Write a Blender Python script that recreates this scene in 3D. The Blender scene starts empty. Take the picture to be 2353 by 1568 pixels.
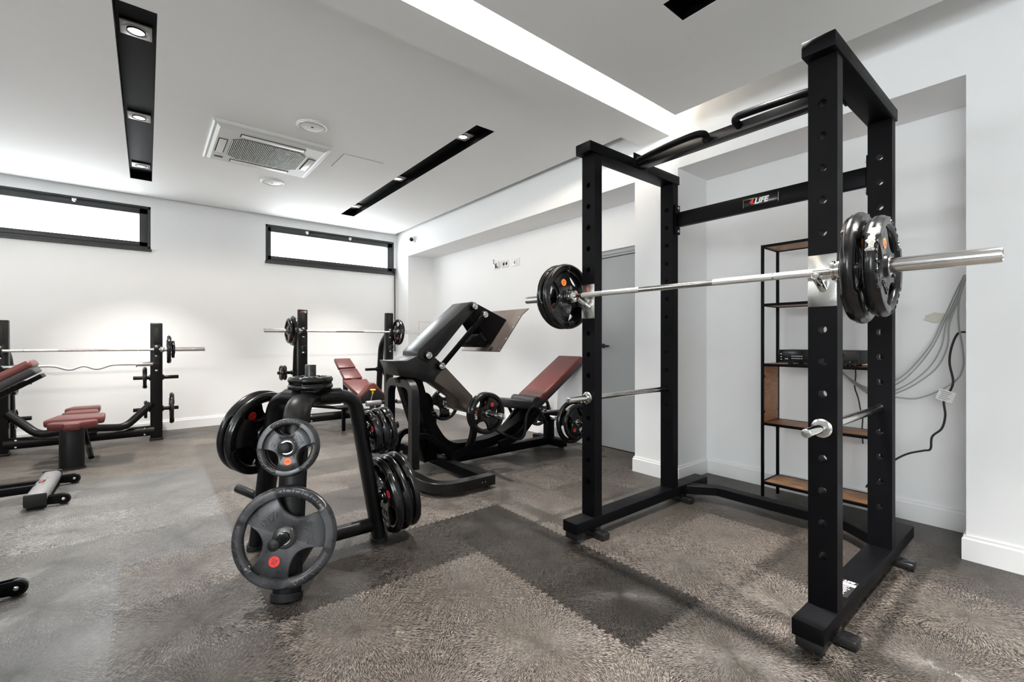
import bpy, bmesh, math, random
from mathutils import Vector, Matrix
PI = math.pi
random.seed(7)
SC = bpy.context.scene
COL = SC.collection
CAMH = 1.18
TH = math.radians(38.86)
FPX = 1041.0
V = Vector

# ---------------------------------------------------------------- survey helpers (photo pixel -> point on a real plane)
FW = V((math.sin(TH), math.cos(TH), 0)); RT = V((math.cos(TH), -math.sin(TH), 0)); UP = V((0, 0, 1))
def ray(px, py): return FW + RT * ((px - 1176.5) / FPX) + UP * ((784 - py) / FPX)
def wx(px, py, X): d = ray(px, py); return d * (X / d.x) + V((0, 0, CAMH))
def wy(px, py, Y): d = ray(px, py); return d * (Y / d.y) + V((0, 0, CAMH))

# ---------------------------------------------------------------- materials
def nmat(name):
    m = bpy.data.materials.new(name); m.use_nodes = True
    nt = m.node_tree; b = nt.nodes['Principled BSDF']
    return m, nt, b
def setc(b, col, rough, metal=0.0, spec=0.5):
    b.inputs['Base Color'].default_value = (*col, 1); b.inputs['Roughness'].default_value = rough
    b.inputs['Metallic'].default_value = metal; b.inputs['Specular IOR Level'].default_value = spec
def mat(name, col, rough, metal=0.0, spec=0.5, bump=0.0, bscale=60.0, vary=0.0, vscale=8.0, rvary=0.0, stretch=None):
    m, nt, b = nmat(name); setc(b, col, rough, metal, spec)
    N, L = nt.nodes, nt.links
    tc = N.new('ShaderNodeTexCoord')
    src = tc.outputs['Object']
    if stretch:
        mp = N.new('ShaderNodeMapping'); mp.inputs['Scale'].default_value = stretch
        L.new(src, mp.inputs['Vector']); src = mp.outputs['Vector']
    if vary or rvary:
        n = N.new('ShaderNodeTexNoise'); n.inputs['Scale'].default_value = vscale; n.inputs['Detail'].default_value = 4
        L.new(src, n.inputs['Vector'])
        if vary:
            mr = N.new('ShaderNodeMapRange'); mr.inputs['From Min'].default_value = .3; mr.inputs['From Max'].default_value = .7
            mr.inputs['To Min'].default_value = 1 - vary; mr.inputs['To Max'].default_value = 1 + vary
            L.new(n.outputs['Fac'], mr.inputs['Value'])
            mx = N.new('ShaderNodeVectorMath'); mx.operation = 'SCALE'; mx.inputs[0].default_value = col
            L.new(mr.outputs['Result'], mx.inputs['Scale']); L.new(mx.outputs['Vector'], b.inputs['Base Color'])
        if rvary:
            mr = N.new('ShaderNodeMapRange'); mr.inputs['From Min'].default_value = .3; mr.inputs['From Max'].default_value = .7
            mr.inputs['To Min'].default_value = max(.03, rough - rvary); mr.inputs['To Max'].default_value = rough + rvary
            L.new(n.outputs['Fac'], mr.inputs['Value']); L.new(mr.outputs['Result'], b.inputs['Roughness'])
    if bump:
        n2 = N.new('ShaderNodeTexNoise'); n2.inputs['Scale'].default_value = bscale; n2.inputs['Detail'].default_value = 3
        L.new(src, n2.inputs['Vector'])
        bp = N.new('ShaderNodeBump'); bp.inputs['Strength'].default_value = bump; bp.inputs['Distance'].default_value = .002
        L.new(n2.outputs['Fac'], bp.inputs['Height']); L.new(bp.outputs['Normal'], b.inputs['Normal'])
    return m
def emit(name, col, s):
    m, nt, b = nmat(name); setc(b, (.8, .8, .8), .5)
    b.inputs['Emission Color'].default_value = (*col, 1); b.inputs['Emission Strength'].default_value = s
    return m

WALL = mat('wall_paint', (.875, .88, .88), .62, bump=.08, bscale=140, vary=.012, vscale=1.5)
CEIL = mat('ceiling_paint', (.87, .875, .865), .7, bump=.05, bscale=120, vary=.01, vscale=1.2)
TRIM = mat('baseboard_paint', (.87, .87, .865), .4, vary=.01)
BLACK = mat('black_powder_coat', (.0022, .0022, .003), .45, spec=.10, bump=.12, bscale=900, rvary=.06, vscale=5)
SATIN = mat('satin_black_tube', (.0035, .0035, .004), .38, spec=.26, rvary=.05, vscale=6)
RUBBER = mat('black_rubber', (.005, .005, .0055), .2, spec=.45, bump=.25, bscale=45, rvary=.08, vscale=20)
RUBMATT = mat('worn_black_rubber', (.026, .026, .028), .30, spec=.5, bump=.2, bscale=60, vary=.6, vscale=9, rvary=.12)
MATTB = mat('matt_black_plastic', (.008, .008, .0085), .5, spec=.35)
GLOSSB = mat('glossy_black_plastic', (.01, .01, .011), .16)
CHROME = mat('chrome', (.74, .73, .71), .13, metal=1, rvary=.04, vscale=12)
KNURL = mat('knurled_steel', (.72, .71, .69), .38, metal=1, bump=.8, bscale=1400)
STEEL = mat('brushed_steel', (.70, .70, .67), .25, metal=1, rvary=.1, vscale=14, vary=.15)
PRESS = mat('press_black_enamel', (.0045, .0045, .005), .33, spec=.5, rvary=.05, vscale=6)
SHEENM = mat('brown_sheen_metal', (.15, .125, .11), .36, metal=.75, rvary=.06, vscale=9, bump=.1, bscale=500)  # brown reflected light on dark metal is put into the colour
REDL = mat('oxblood_leather', (.095, .021, .018), .36, bump=.35, bscale=420, vary=.12, vscale=5)
BLKL = mat('black_leather', (.014, .013, .014), .38, bump=.35, bscale=380)
GREYM = mat('grey_enamel', (.15, .15, .155), .38, rvary=.05)
WOOD = mat('oak_board', (.36, .17, .07), .45, vary=.38, vscale=9, stretch=(1.2, 1, 14), bump=.1, bscale=40)
WHITEP = mat('white_plastic', (.78, .78, .77), .35)
OFFW = mat('off_white_plastic', (.68, .69, .67), .4)
GAPSHADE = mat('gap_shade', (.02, .02, .021), .7)  # shade inside the air conditioner openings, painted as a colour
SLOTB = mat('black_trough_lacquer', (.0025, .0025, .003), .5, spec=.06)
DOORM = mat('grey_door_laminate', (.36, .38, .385), .42, vary=.04, vscale=2)
FRAMEM = mat('anthracite_window_frame', (.035, .036, .038), .38)
REDS = mat('red_sticker', (.78, .03, .03), .4)
ORS = mat('orange_sticker', (.88, .17, .02), .4)
INK = mat('black_ink', (.01, .01, .01), .5)
WINK = mat('white_ink', (.85, .85, .85), .45)
RINK = mat('red_ink', (.75, .02, .02), .45)
OINK = mat('orange_ink', (.9, .28, .03), .45)
YEL = mat('yellow_plastic', (.85, .42, .02), .35)
CABG = mat('grey_cable_sheath', (.33, .335, .33), .45)
CABB = mat('black_cable_sheath', (.012, .012, .013), .4)
TAPE = mat('masking_tape', (.62, .61, .52), .6, bump=.5, bscale=160)
PAPER = mat('white_paper_tag', (.72, .72, .70), .6)
LENS = emit('lamp_lens', (1, .93, .84), 9.0)
LEDM = emit('led_strip', (1, .86, .72), 6.0)
LEDG = emit('green_display', (.8, .9, 1), .6)

def glass_mat():
    m = bpy.data.materials.new('window_glass'); m.use_nodes = True
    nt = m.node_tree; N, L = nt.nodes, nt.links; N.clear()
    o = N.new('ShaderNodeOutputMaterial'); mx = N.new('ShaderNodeMixShader'); t = N.new('ShaderNodeBsdfTransparent')
    g = N.new('ShaderNodeBsdfGlossy'); g.inputs['Roughness'].default_value = .03; mx.inputs['Fac'].default_value = .06
    L.new(t.outputs[0], mx.inputs[1]); L.new(g.outputs[0], mx.inputs[2]); L.new(mx.outputs[0], o.inputs['Surface'])
    return m
TORN = mat('torn_rubber', (.30, .29, .27), .5, bump=1.0, bscale=170, vary=.6, vscale=60)
GLASS = glass_mat()

def floor_mat():
    m, nt, b = nmat('rubber_tile_floor'); N, L = nt.nodes, nt.links
    def M(op, a, c=None, d=None):
        n = N.new('ShaderNodeMath'); n.operation = op
        for i, q in enumerate((a, c, d)):
            if q is None: continue
            if isinstance(q, (int, float)): n.inputs[i].default_value = q
            else: L.new(q, n.inputs[i])
        return n.outputs[0]
    tc = N.new('ShaderNodeTexCoord'); sp = N.new('ShaderNodeSeparateXYZ'); L.new(tc.outputs['Object'], sp.inputs[0])
    x, y = sp.outputs['X'], sp.outputs['Y']
    tp = 2 * PI / .038
    tx = M('MULTIPLY', M('SIGN', M('SINE', M('MULTIPLY', y, tp))), .0065)
    ty = M('MULTIPLY', M('SIGN', M('SINE', M('MULTIPLY', x, tp))), .0065)
    P = .5175
    gx = M('DIVIDE', M('ADD', M('ADD', x, .105 + 20 * P), tx), P)
    gy = M('DIVIDE', M('ADD', M('ADD', y, -1.06 + 20 * P), ty), P)
    ix, iy = M('FLOOR', gx), M('FLOOR', gy)
    u = M('SUBTRACT', M('SUBTRACT', gx, ix), .5); v = M('SUBTRACT', M('SUBTRACT', gy, iy), .5)
    cmb = N.new('ShaderNodeCombineXYZ'); L.new(ix, cmb.inputs[0]); L.new(iy, cmb.inputs[1])
    wn = N.new('ShaderNodeTexWhiteNoise'); wn.noise_dimensions = '2D'; L.new(cmb.outputs[0], wn.inputs['Vector'])
    rnd = wn.outputs['Value']
    ang = M('ARCTAN2', v, u); r = M('SQRT', M('ADD', M('MULTIPLY', u, u), M('MULTIPLY', v, v)))
    # radial hair: long in r, fine in angle; wobble the angle so hairs are not ruler straight
    wob = N.new('ShaderNodeTexNoise'); wob.inputs['Scale'].default_value = 26; L.new(tc.outputs['Object'], wob.inputs['Vector'])
    ang2 = M('ADD', ang, M('MULTIPLY', M('SUBTRACT', wob.outputs['Fac'], .5), .045))
    hv = N.new('ShaderNodeCombineXYZ'); L.new(M('MULTIPLY', ang2, 104), hv.inputs[0]); L.new(M('MULTIPLY', r, 20), hv.inputs[1]); L.new(M('MULTIPLY', rnd, 70), hv.inputs[2])
    hn = N.new('ShaderNodeTexNoise'); hn.inputs['Scale'].default_value = 1.25; hn.inputs['Detail'].default_value = 2; hn.inputs['Roughness'].default_value = .5
    L.new(hv.outputs[0], hn.inputs['Vector'])
    hair = N.new('ShaderNodeMapRange'); hair.inputs['From Min'].default_value = .46; hair.inputs['From Max'].default_value = .74
    L.new(hn.outputs['Fac'], hair.inputs['Value'])
    big = N.new('ShaderNodeTexNoise'); big.inputs['Scale'].default_value = 3.0; big.inputs['Detail'].default_value = 3; L.new(tc.outputs['Object'], big.inputs['Vector'])
    # batches of tile: one darker run of tiles in front of the rack, a paler batch to the left with cool window sheen tinted into its colour
    def between(q, a, c): return M('MULTIPLY', M('GREATER_THAN', q, a), M('LESS_THAN', q, c))
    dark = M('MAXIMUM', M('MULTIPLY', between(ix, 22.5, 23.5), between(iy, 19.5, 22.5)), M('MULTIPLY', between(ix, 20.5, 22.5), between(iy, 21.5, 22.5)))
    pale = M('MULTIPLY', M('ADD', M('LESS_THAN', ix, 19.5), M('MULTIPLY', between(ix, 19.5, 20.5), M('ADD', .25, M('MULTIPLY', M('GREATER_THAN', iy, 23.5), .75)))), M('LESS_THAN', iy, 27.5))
    lum = M('ADD', M('MULTIPLY', rnd, .8), .55)
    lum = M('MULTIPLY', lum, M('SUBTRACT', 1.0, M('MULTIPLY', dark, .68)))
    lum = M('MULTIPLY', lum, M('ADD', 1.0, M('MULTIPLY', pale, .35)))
    lum = M('MULTIPLY', lum, M('ADD', .7, M('MULTIPLY', big.outputs['Fac'], .6)))
    cen = M('ADD', .62, M('MULTIPLY', M('MINIMUM', M('MULTIPLY', r, 9), 1.0), .38))
    lum = M('MULTIPLY', lum, cen)
    seam = M('GREATER_THAN', M('MAXIMUM', M('ABSOLUTE', u), M('ABSOLUTE', v)), .4955)
    lum = M('MULTIPLY', lum, M('SUBTRACT', 1.0, M('MULTIPLY', seam, .3)))
    mixc = N.new('ShaderNodeMix'); mixc.data_type = 'RGBA'
    mixc.inputs['A'].default_value = (.009, .0078, .007, 1); mixc.inputs['B'].default_value = (.29, .248, .207, 1)
    L.new(hair.outputs['Result'], mixc.inputs['Factor'])
    tint = N.new('ShaderNodeMix'); tint.data_type = 'RGBA'; tint.blend_type = 'MULTIPLY'; tint.inputs['B'].default_value = (.82, .93, 1.06, 1)  # cool cast of the window sheen multiplied into the left tiles
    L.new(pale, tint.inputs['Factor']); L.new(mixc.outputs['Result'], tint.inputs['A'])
    sc = N.new('ShaderNodeVectorMath'); sc.operation = 'SCALE'; L.new(tint.outputs['Result'], sc.inputs[0]); L.new(lum, sc.inputs['Scale'])
    L.new(sc.outputs['Vector'], b.inputs['Base Color'])
    ro = M('ADD', .27, M('MULTIPLY', M('ADD', hair.outputs['Result'], big.outputs['Fac']), .07))
    ro = M('ADD', ro, M('MULTIPLY', rnd, .06))
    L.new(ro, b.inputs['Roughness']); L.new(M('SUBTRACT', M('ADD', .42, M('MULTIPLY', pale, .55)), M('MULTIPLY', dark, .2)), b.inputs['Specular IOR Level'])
    tg = N.new('ShaderNodeCombineXYZ'); L.new(M('ADD', u, .0001), tg.inputs[0]); L.new(v, tg.inputs[1])
    nz = N.new('ShaderNodeVectorMath'); nz.operation = 'NORMALIZE'; L.new(tg.outputs[0], nz.inputs[0]); L.new(nz.outputs['Vector'], b.inputs['Tangent'])
    b.inputs['Anisotropic'].default_value = .75
    bp = N.new('ShaderNodeBump'); bp.inputs['Strength'].default_value = .4; bp.inputs['Distance'].default_value = .003
    L.new(hair.outputs['Result'], bp.inputs['Height']); L.new(bp.outputs['Normal'], b.inputs['Normal'])
    return m
FLOOR = floor_mat()

# ---------------------------------------------------------------- mesh collector
class MB:
    def __init__(s): s.v = []; s.f = []
    def add(s, vs, fs):
        o = len(s.v); s.v += [tuple(q) for q in vs]; s.f += [tuple(i + o for i in f) for f in fs]; return s
    def bm(s, bm):
        bm.verts.index_update(); s.add([v.co for v in bm.verts], [[v.index for v in f.verts] for f in bm.faces]); bm.free(); return s
    def box(s, x0, x1, y0, y1, z0, z1, b=0.0, T=None):
        c = V(((x0 + x1) / 2, (y0 + y1) / 2, (z0 + z1) / 2)); d = V((abs(x1 - x0), abs(y1 - y0), abs(z1 - z0)))
        return s.obox(Matrix.Translation(c) if T is None else T @ Matrix.Translation(c), d, b)
    def obox(s, T, d, b=0.0, seg=2):
        bm = bmesh.new(); bmesh.ops.create_cube(bm, size=1.0)
        bmesh.ops.scale(bm, vec=d, verts=bm.verts)
        if b > 0: bmesh.ops.bevel(bm, geom=list(bm.edges), offset=min(b, min(d) * .49), segments=seg, profile=.5, affect='EDGES')
        bmesh.ops.transform(bm, matrix=T, verts=bm.verts)
        return s.bm(bm)
    def beam(s, a, c, w, h, b=.004, up=UP):   # box from a to c, w across, h along up
        a, c = V(a), V(c); t = (c - a).normalized(); side = t.cross(up).normalized(); u2 = side.cross(t)
        T = Matrix((( t.x, side.x, u2.x, 0), (t.y, side.y, u2.y, 0), (t.z, side.z, u2.z, 0), (0, 0, 0, 1)))
        T.translation = (a + c) / 2
        return s.obox(T, V(((c - a).length, w, h)), b)
    def sweep(s, path, sec, up=UP, cap=True, closed=False):
        path = [V(p) for p in path]; n = len(path); m = len(sec); vs = []
        for i, p in enumerate(path):
            a = path[i - 1] if (i > 0 or closed) else p; c = path[(i + 1) % n] if (i < n - 1 or closed) else p
            t1 = (p - a); t2 = (c - p)
            if t1.length < 1e-9: t1 = t2
            if t2.length < 1e-9: t2 = t1
            t1.normalize(); t2.normalize(); t = (t1 + t2).normalized(); k = 1 / max(.5, t.dot(t1))
            u = up if not callable(up) else up(i, t)
            side = t.cross(u)
            if side.length < 1e-6: side = t.cross(V((1, 0, 0)))
            side.normalize(); u2 = side.cross(t)
            bend = (t2 - t1)
            for (sx, sy) in sec:
                o = side * sx + u2 * sy
                if bend.length > 1e-6:
                    bn = bend.normalized(); o = o + bn * (o.dot(bn) * (k - 1))
                vs.append(p + o)
        fs = []
        for i in range(n if closed else n - 1):
            for j in range(m):
                a, c = i * m + j, i * m + (j + 1) % m; d = ((i + 1) % n) * m
                fs.append((a, c, d + (j + 1) % m, d + j))
        if cap and not closed: fs.append(tuple(range(m))[::-1]); fs.append(tuple(range((n - 1) * m, n * m)))
        return s.add(vs, fs)
    def tube(s, path, r, n=16, up=None, ry=None):
        ry = ry or r
        sec = [(r * math.cos(2 * PI * k / n), ry * math.sin(2 * PI * k / n)) for k in range(n)]
        if up is None:
            path = [V(p) for p in path]; d = (path[-1] - path[0])
            nrm = V((0, 0, 0))
            for i in range(1, len(path) - 1): nrm += (path[i] - path[i - 1]).cross(path[i + 1] - path[i])
            up = nrm.normalized() if nrm.length > 1e-7 else (UP if abs(d.normalized().z) < .9 else V((1, 0, 0)))
        return s.sweep(path, sec, up)
    def lathe(s, prof, a, ax, n=32, up=None):   # prof [(r, h)], axis from a along ax
        a = V(a); ax = V(ax).normalized(); q = ax.orthogonal().normalized() if up is None else V(up); w = ax.cross(q)
        vs = []; fs = []; m = len(prof)
        for k in range(n):
            c, d = math.cos(2 * PI * k / n), math.sin(2 * PI * k / n)
            for (r, h) in prof: vs.append(a + ax * h + (q * c + w * d) * r)
        for k in range(n):
            for j in range(m - 1):
                x = k * m + j; y = ((k + 1) % n) * m + j; fs.append((x, y, y + 1, x + 1))
        if prof[0][0] > 1e-6: fs.append(tuple(k * m for k in range(n))[::-1])
        if prof[-1][0] > 1e-6: fs.append(tuple(k * m + m - 1 for k in range(n)))
        return s.add(vs, fs)
    def cyl(s, a, c, r, n=24, b=0.0):
        a, c = V(a), V(c); L = (c - a).length
        pr = [(r, 0), (r, L)] if b <= 0 else [(r - b, 0), (r - b * .3, b * .3), (r, b), (r, L - b), (r - b * .3, L - b * .3), (r - b, L)]
        return s.lathe(pr, a, c - a, n)
    def prism(s, pts, fn, d0, d1, b=0.0):      # polygon (p,q) extruded between d0 and d1 through fn(p,q,d)
        bm = bmesh.new(); vs = [bm.verts.new(fn(p, q, d0)) for p, q in pts]; f = bm.faces.new(vs)
        r = bmesh.ops.extrude_face_region(bm, geom=[f]); nv = [g for g in r['geom'] if isinstance(g, bmesh.types.BMVert)]
        off = V(fn(0, 0, d1)) - V(fn(0, 0, d0)); bmesh.ops.translate(bm, vec=off, verts=nv)
        bmesh.ops.recalc_face_normals(bm, faces=bm.faces)
        if b > 0: bmesh.ops.bevel(bm, geom=list(bm.edges), offset=b, segments=2, profile=.5, affect='EDGES', clamp_overlap=True)
        return s.bm(bm)
    def build(s, name, m, parent=None, smooth=35, loc=None):
        me = bpy.data.meshes.new(name)
        o = V((0, 0, 0)) if loc is None else V(loc)
        if parent is not None and loc is None:
            q = parent
            while q is not None: o += q.location if q.get('_w', 1) else V((0, 0, 0)); q = q.parent
        me.from_pydata([tuple(V(p) - o) for p in s.v], [], s.f); me.update()
        bm = bmesh.new(); bm.from_mesh(me); bmesh.ops.recalc_face_normals(bm, faces=bm.faces); bm.to_mesh(me); bm.free()
        for p in me.polygons: p.use_smooth = True
        me.set_sharp_from_angle(angle=math.radians(smooth))
        me.materials.append(m)
        ob = bpy.data.objects.new(name, me); COL.objects.link(ob)
        if parent is not None: ob.parent = parent
        elif loc is not None: ob.location = o
        return ob
def fillet(pts, r, n=7):
    pts = [V(p) for p in pts]; out = [pts[0]]
    for i in range(1, len(pts) - 1):
        a, p, c = pts[i - 1], pts[i], pts[i + 1]; t1 = (a - p); t2 = (c - p); rr = r[i - 1] if isinstance(r, (list, tuple)) else r
        d = min(rr, t1.length * .49, t2.length * .49); A = p + t1.normalized() * d; B = p + t2.normalized() * d
        for k in range(n + 1):
            s = k / n; out.append(A * (1 - s) ** 2 + p * 2 * s * (1 - s) + B * s * s)
    out.append(pts[-1]); return out
def smoothpath(pts, n=6):    # Catmull-Rom
    P = [V(p) for p in pts]; out = []
    for i in range(len(P) - 1):
        a = P[max(i - 1, 0)]; b = P[i]; c = P[i + 1]; d = P[min(i + 2, len(P) - 1)]
        for k in range(n):
            t = k / n; out.append(.5 * (2 * b + (c - a) * t + (2 * a - 5 * b + 4 * c - d) * t * t + (3 * b - 3 * c + d - a) * t ** 3))
    out.append(P[-1]); return out
def rect(w, h, b=.0):
    w, h = w / 2, h / 2
    if b <= 0: return [(-w, -h), (w, -h), (w, h), (-w, h)]
    return [(-w + b, -h), (w - b, -h), (w, -h + b), (w, h - b), (w - b, h), (-w + b, h), (-w, h - b), (-w, -h + b)]

def thing(name, label, cat, loc=(0, 0, 0), group=None):
    o = bpy.data.objects.new(name, None); COL.objects.link(o); o.location = loc; o.empty_display_size = .1
    return tag(o, label, cat, group)
def tag(o, label, cat, group=None):
    o['label'] = label; o['category'] = cat
    if group: o['group'] = group
    return o
def struct(name, mb, m, parent=None, smooth=35):
    o = mb.build(name, m, parent, smooth)
    if parent is None: o['kind'] = 'structure'
    return o
def dup(root):
    r = root.copy(); COL.objects.link(r)
    for ch in list(root.children):
        c = ch.copy(); COL.objects.link(c); c.parent = r
        for g in ch.children:
            d = g.copy(); COL.objects.link(d); d.parent = c
    return r
def text_mesh(body, size, T, m, name, parent, ext=.0006, shear=0.0, bold=0.0, base=None):
    cu = bpy.data.curves.new('t', 'FONT'); cu.body = body; cu.size = size; cu.align_x = 'CENTER'; cu.align_y = 'CENTER'
    cu.extrude = ext; cu.shear = shear; cu.offset = bold; cu.resolution_u = 3; cu.space_line = .8
    ob = bpy.data.objects.new('t', cu); COL.objects.link(ob)
    bpy.context.view_layer.update()
    me = bpy.data.meshes.new_from_object(ob.evaluated_get(bpy.context.evaluated_depsgraph_get()))
    bpy.data.objects.remove(ob); bpy.data.curves.remove(cu)
    me.name = name
    if base is not None: T = Matrix.Translation(-V(base)) @ T
    me.transform(T); me.materials.clear(); me.materials.append(m)
    o = bpy.data.objects.new(name, me); COL.objects.link(o)
    if parent is not None: o.parent = parent
    return o
def frame_T(right, up, org):
    right, up = V(right).normalized(), V(up).normalized(); n = right.cross(up)
    T = Matrix(((right.x, up.x, n.x, 0), (right.y, up.y, n.y, 0), (right.z, up.z, n.z, 0), (0, 0, 0, 1))); T.translation = V(org)
    return T

# ---------------------------------------------------------------- the room
XW, XL, YB, YF, XR = 3.45, -3.6, 7.55, -3.4, 3.92       # right wall, left wall, back wall, wall behind the camera, recess depth
CZ, PZ, ZT = 3.041, 2.90, 3.26                           # far ceiling, near ceiling panel, slab above
mb = MB(); mb.box(XL - .3, 4.3, YF - .3, YB + .3, -.1, 0); struct('floor', mb, FLOOR)

mb = MB()
A0, A1, R0, R1, HZ = .367, 2.075, 2.503, 7.087, 2.623
mb.box(XW, 4.3, YF, A0, 0, ZT + .1); mb.box(XW, 4.3, A0, A1, HZ, ZT + .1); mb.box(XR, 4.3, A0, A1, 0, HZ)
mb.box(XW, 4.3, A1, R0, 0, ZT + .1); mb.box(XW, 4.3, R0, R1, HZ, ZT + .1)
mb.box(XR, 4.3, 3.42, R1, 0, HZ); mb.box(XR, 4.3, R0, 3.42, 2.17, HZ); mb.box(4.06, 4.3, R0, 3.42, 0, 2.17); mb.box(XR, 4.06, R0, 2.56, 0, 2.17)
mb.box(XW, 4.3, R1, YB + .3, 0, ZT + .1)
struct('wall_right', mb, WALL)

W = [(-1.985, .037), (1.375, 3.40)]; WZ0, WZ1 = 2.345, 2.925
mb = MB(); xs = [XL - .3, W[0][0], W[0][1], W[1][0], W[1][1], XW]
mb.box(xs[0], xs[5], YB, YB + .3, 0, WZ0); mb.box(xs[0], xs[5], YB, YB + .3, WZ1, ZT + .1)
for a, c in ((0, 1), (2, 3), (4, 5)): mb.box(xs[a], xs[c], YB, YB + .3, WZ0, WZ1)
struct('wall_back', mb, WALL)

def window(n, x0, x1, catches):
    root = bpy.data.objects.new('window_%d' % n, None); COL.objects.link(root); root['kind'] = 'structure'; root.location = ((x0 + x1) / 2, YB, WZ0)
    m = MB(); y0, y1 = YB + .005, YB + .07
    m.box(x0, x1, y0, y1, WZ1 - .035, WZ1, .003); m.box(x0, x1, y0, y1, WZ0 + .03, WZ0 + .06, .003)
    m.box(x0, x0 + .03, y0, y1, WZ0 + .03, WZ1, .003); m.box(x1 - .03, x1, y0, y1, WZ0 + .03, WZ1, .003)
    m.build('frame', FRAMEM, root)
    m = MB(); a, c, e, g = x0 + .03, x1 - .03, WZ0 + .06, WZ1 - .035; q = .075
    y0, y1 = YB + .0, YB + .055
    m.box(a, c, y0, y1, e, e + .055, .004); m.box(a, c, y0, y1, g - .07, g, .004); m.box(a, a + .045, y0, y1, e, g, .004); m.box(c - .085, c, y0, y1, e, g, .004)
    m.build('sash', FRAMEM, root)
    m = MB(); m.box(a + .04, c - .08, YB + .03, YB + .036, e + .05, g - .065); m.build('pane', GLASS, root)
    m = MB(); m.box(x0 - .01, x1 + .01, YB - .03, YB + .06, WZ0 - .005, WZ0 + .03, .004); m.build('sill', FRAMEM, root)
    for k in catches:
        m = MB(); m.box(k - .022, k + .022, YB - .03, YB, g - .03, g + .005, .005); m.box(k - .012, k + .012, YB - .038, YB - .02, g - .04, g - .02, .004); m.build('catch', STEEL, root)
    m = MB(); m.cyl((x0 + .6, YB - .015, g + .012), (x1 - .02, YB - .015, g + .012), .007, 10); m.build('opener_rod', FRAMEM, root)
    return root
window(1, *W[0], (-.68,))
w2 = window(2, *W[1], (1.95, 2.62))
m = MB(); m.cyl((3.405, YB - .03, 1.0), (3.405, YB - .03, 2.40), .011, 12); m.box(3.39, 3.42, YB - .045, YB, 2.36, 2.46, .004); m.box(3.395, 3.415, YB - .04, YB, 1.0, 1.03, .003)
m.build('crank_rod', FRAMEM, w2)

# unseen left wall, its window bands added to bring in more daylight; plain wall behind the camera
def added_window(n, axis, fixed, a, c, z0, z1, inward):
    root = bpy.data.objects.new('window_%d' % n, None); COL.objects.link(root); root['kind'] = 'structure'
    m = MB(); g = MB()
    def bx(mm, p0, p1, d0, d1, q0, q1):
        if axis == 'x': mm.box(fixed + d0, fixed + d1, p0, p1, q0, q1)
        else: mm.box(p0, p1, fixed + d0, fixed + d1, q0, q1)
    s = inward
    for (p0, p1, q0, q1) in ((a, c, z0, z0 + .07), (a, c, z1 - .07, z1), (a, a + .07, z0, z1), (c - .07, c, z0, z1)): bx(m, p0, p1, -.07 * s, -.0 * s, q0, q1)
    bx(g, a + .05, c - .05, -.04 * s, -.034 * s, z0 + .05, z1 - .05)
    m.build('frame', FRAMEM, root); g.build('pane', GLASS, root)
LW = [(-2.9, -.3, 1.0, 2.75), (1.2, 3.2, 2.345, 2.925), (4.4, 6.4, 2.345, 2.925)]  # unseen windows, added and sized to brighten the near side
m = MB(); yp = YF
for a, c, q0, q1 in LW:
    m.box(XL - .3, XL, yp, a, 0, ZT + .1); m.box(XL - .3, XL, a, c, 0, q0); m.box(XL - .3, XL, a, c, q1, ZT + .1); yp = c
m.box(XL - .3, XL, yp, YB, 0, ZT + .1)
struct('wall_left', m, WALL)
for i, (a, c, q0, q1) in enumerate(LW): added_window(3 + i, 'x', XL, a, c, q0, q1, 1)
m = MB(); m.box(XL - .3, 4.3, YF - .3, YF, 0, ZT + .1); struct('wall_front', m, WALL)

# ceilings: far panel and near panel with slots cut through, slab above, beam between
def holed_slab(mb, x0, x1, y0, y1, z0, z1, holes):
    xs = sorted({x0, x1, *[h[0] for h in holes], *[h[1] for h in holes]}); ys = sorted({y0, y1, *[h[2] for h in holes], *[h[3] for h in holes]})
    for i in range(len(xs) - 1):
        run = None
        for j in range(len(ys) - 1):
            cx, cy = (xs[i] + xs[i + 1]) / 2, (ys[j] + ys[j + 1]) / 2
            inside = any(h[0] < cx < h[1] and h[2] < cy < h[3] for h in holes)
            if not inside: run = (run[0], ys[j + 1]) if run else (ys[j], ys[j + 1])
            if (inside or j == len(ys) - 2) and run: mb.box(xs[i], xs[i + 1], run[0], run[1], z0, z1); run = None
S1 = (-.15, .046, 3.27, 6.755); S2 = (2.21, 2.405, 3.23, 6.75); S3 = (2.052, 2.238, -2.2, 1.318); S4 = (-.14, .046, -2.2, 1.318)
BY0, BY1, BZ = 2.153, 2.43, 2.92
mb = MB()
holed_slab(mb, XL - .2, 3.37, BY1 - .05, 7.46, CZ, CZ + .03, [S1, S2])
holed_slab(mb, XL + .3, 3.13, YF - .2, 1.905, PZ, PZ + .03, [S3, S4])
mb.box(3.10, 3.13, YF - .2, 1.80, PZ + .03, ZT)  # unseen upstand added to keep cove light out of the wall gap
mb.box(XL - .3, 4.3, YF - .3, YB + .3, ZT, ZT + .1)
struct('ceiling', mb, CEIL)
mb = MB(); mb.box(XL - .2, XW, BY0, BY1, BZ, ZT); o = struct('ceiling_beam', mb, CEIL)

def baseboard(name, pts):
    m = MB(); sec = [(0, 0), (.016, 0), (.016, .112), (.010, .122), (.010, .132), (0, .132)]
    m.sweep([V((x, y, 0)) for x, y in pts], sec, UP)
    struct(name, m, TRIM, smooth=20)
# side vector = tangent x up: walk so that it points into the room
bl = lambda pts: pts[::-1]
baseboard('baseboard_right_front', bl([(XW, YF), (XW, A0), (XR, A0), (XR, A1), (XW, A1), (XW, R0), (XR, R0), (XR, 2.56)]))
baseboard('baseboard_right_back', bl([(XR, 3.42), (XR, R1), (XW, R1), (XW, YB)]))
baseboard('baseboard_back', bl([(XW, YB), (XL, YB)]))
baseboard('baseboard_left', bl([(XL, YB), (XL, YF)]))

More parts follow.
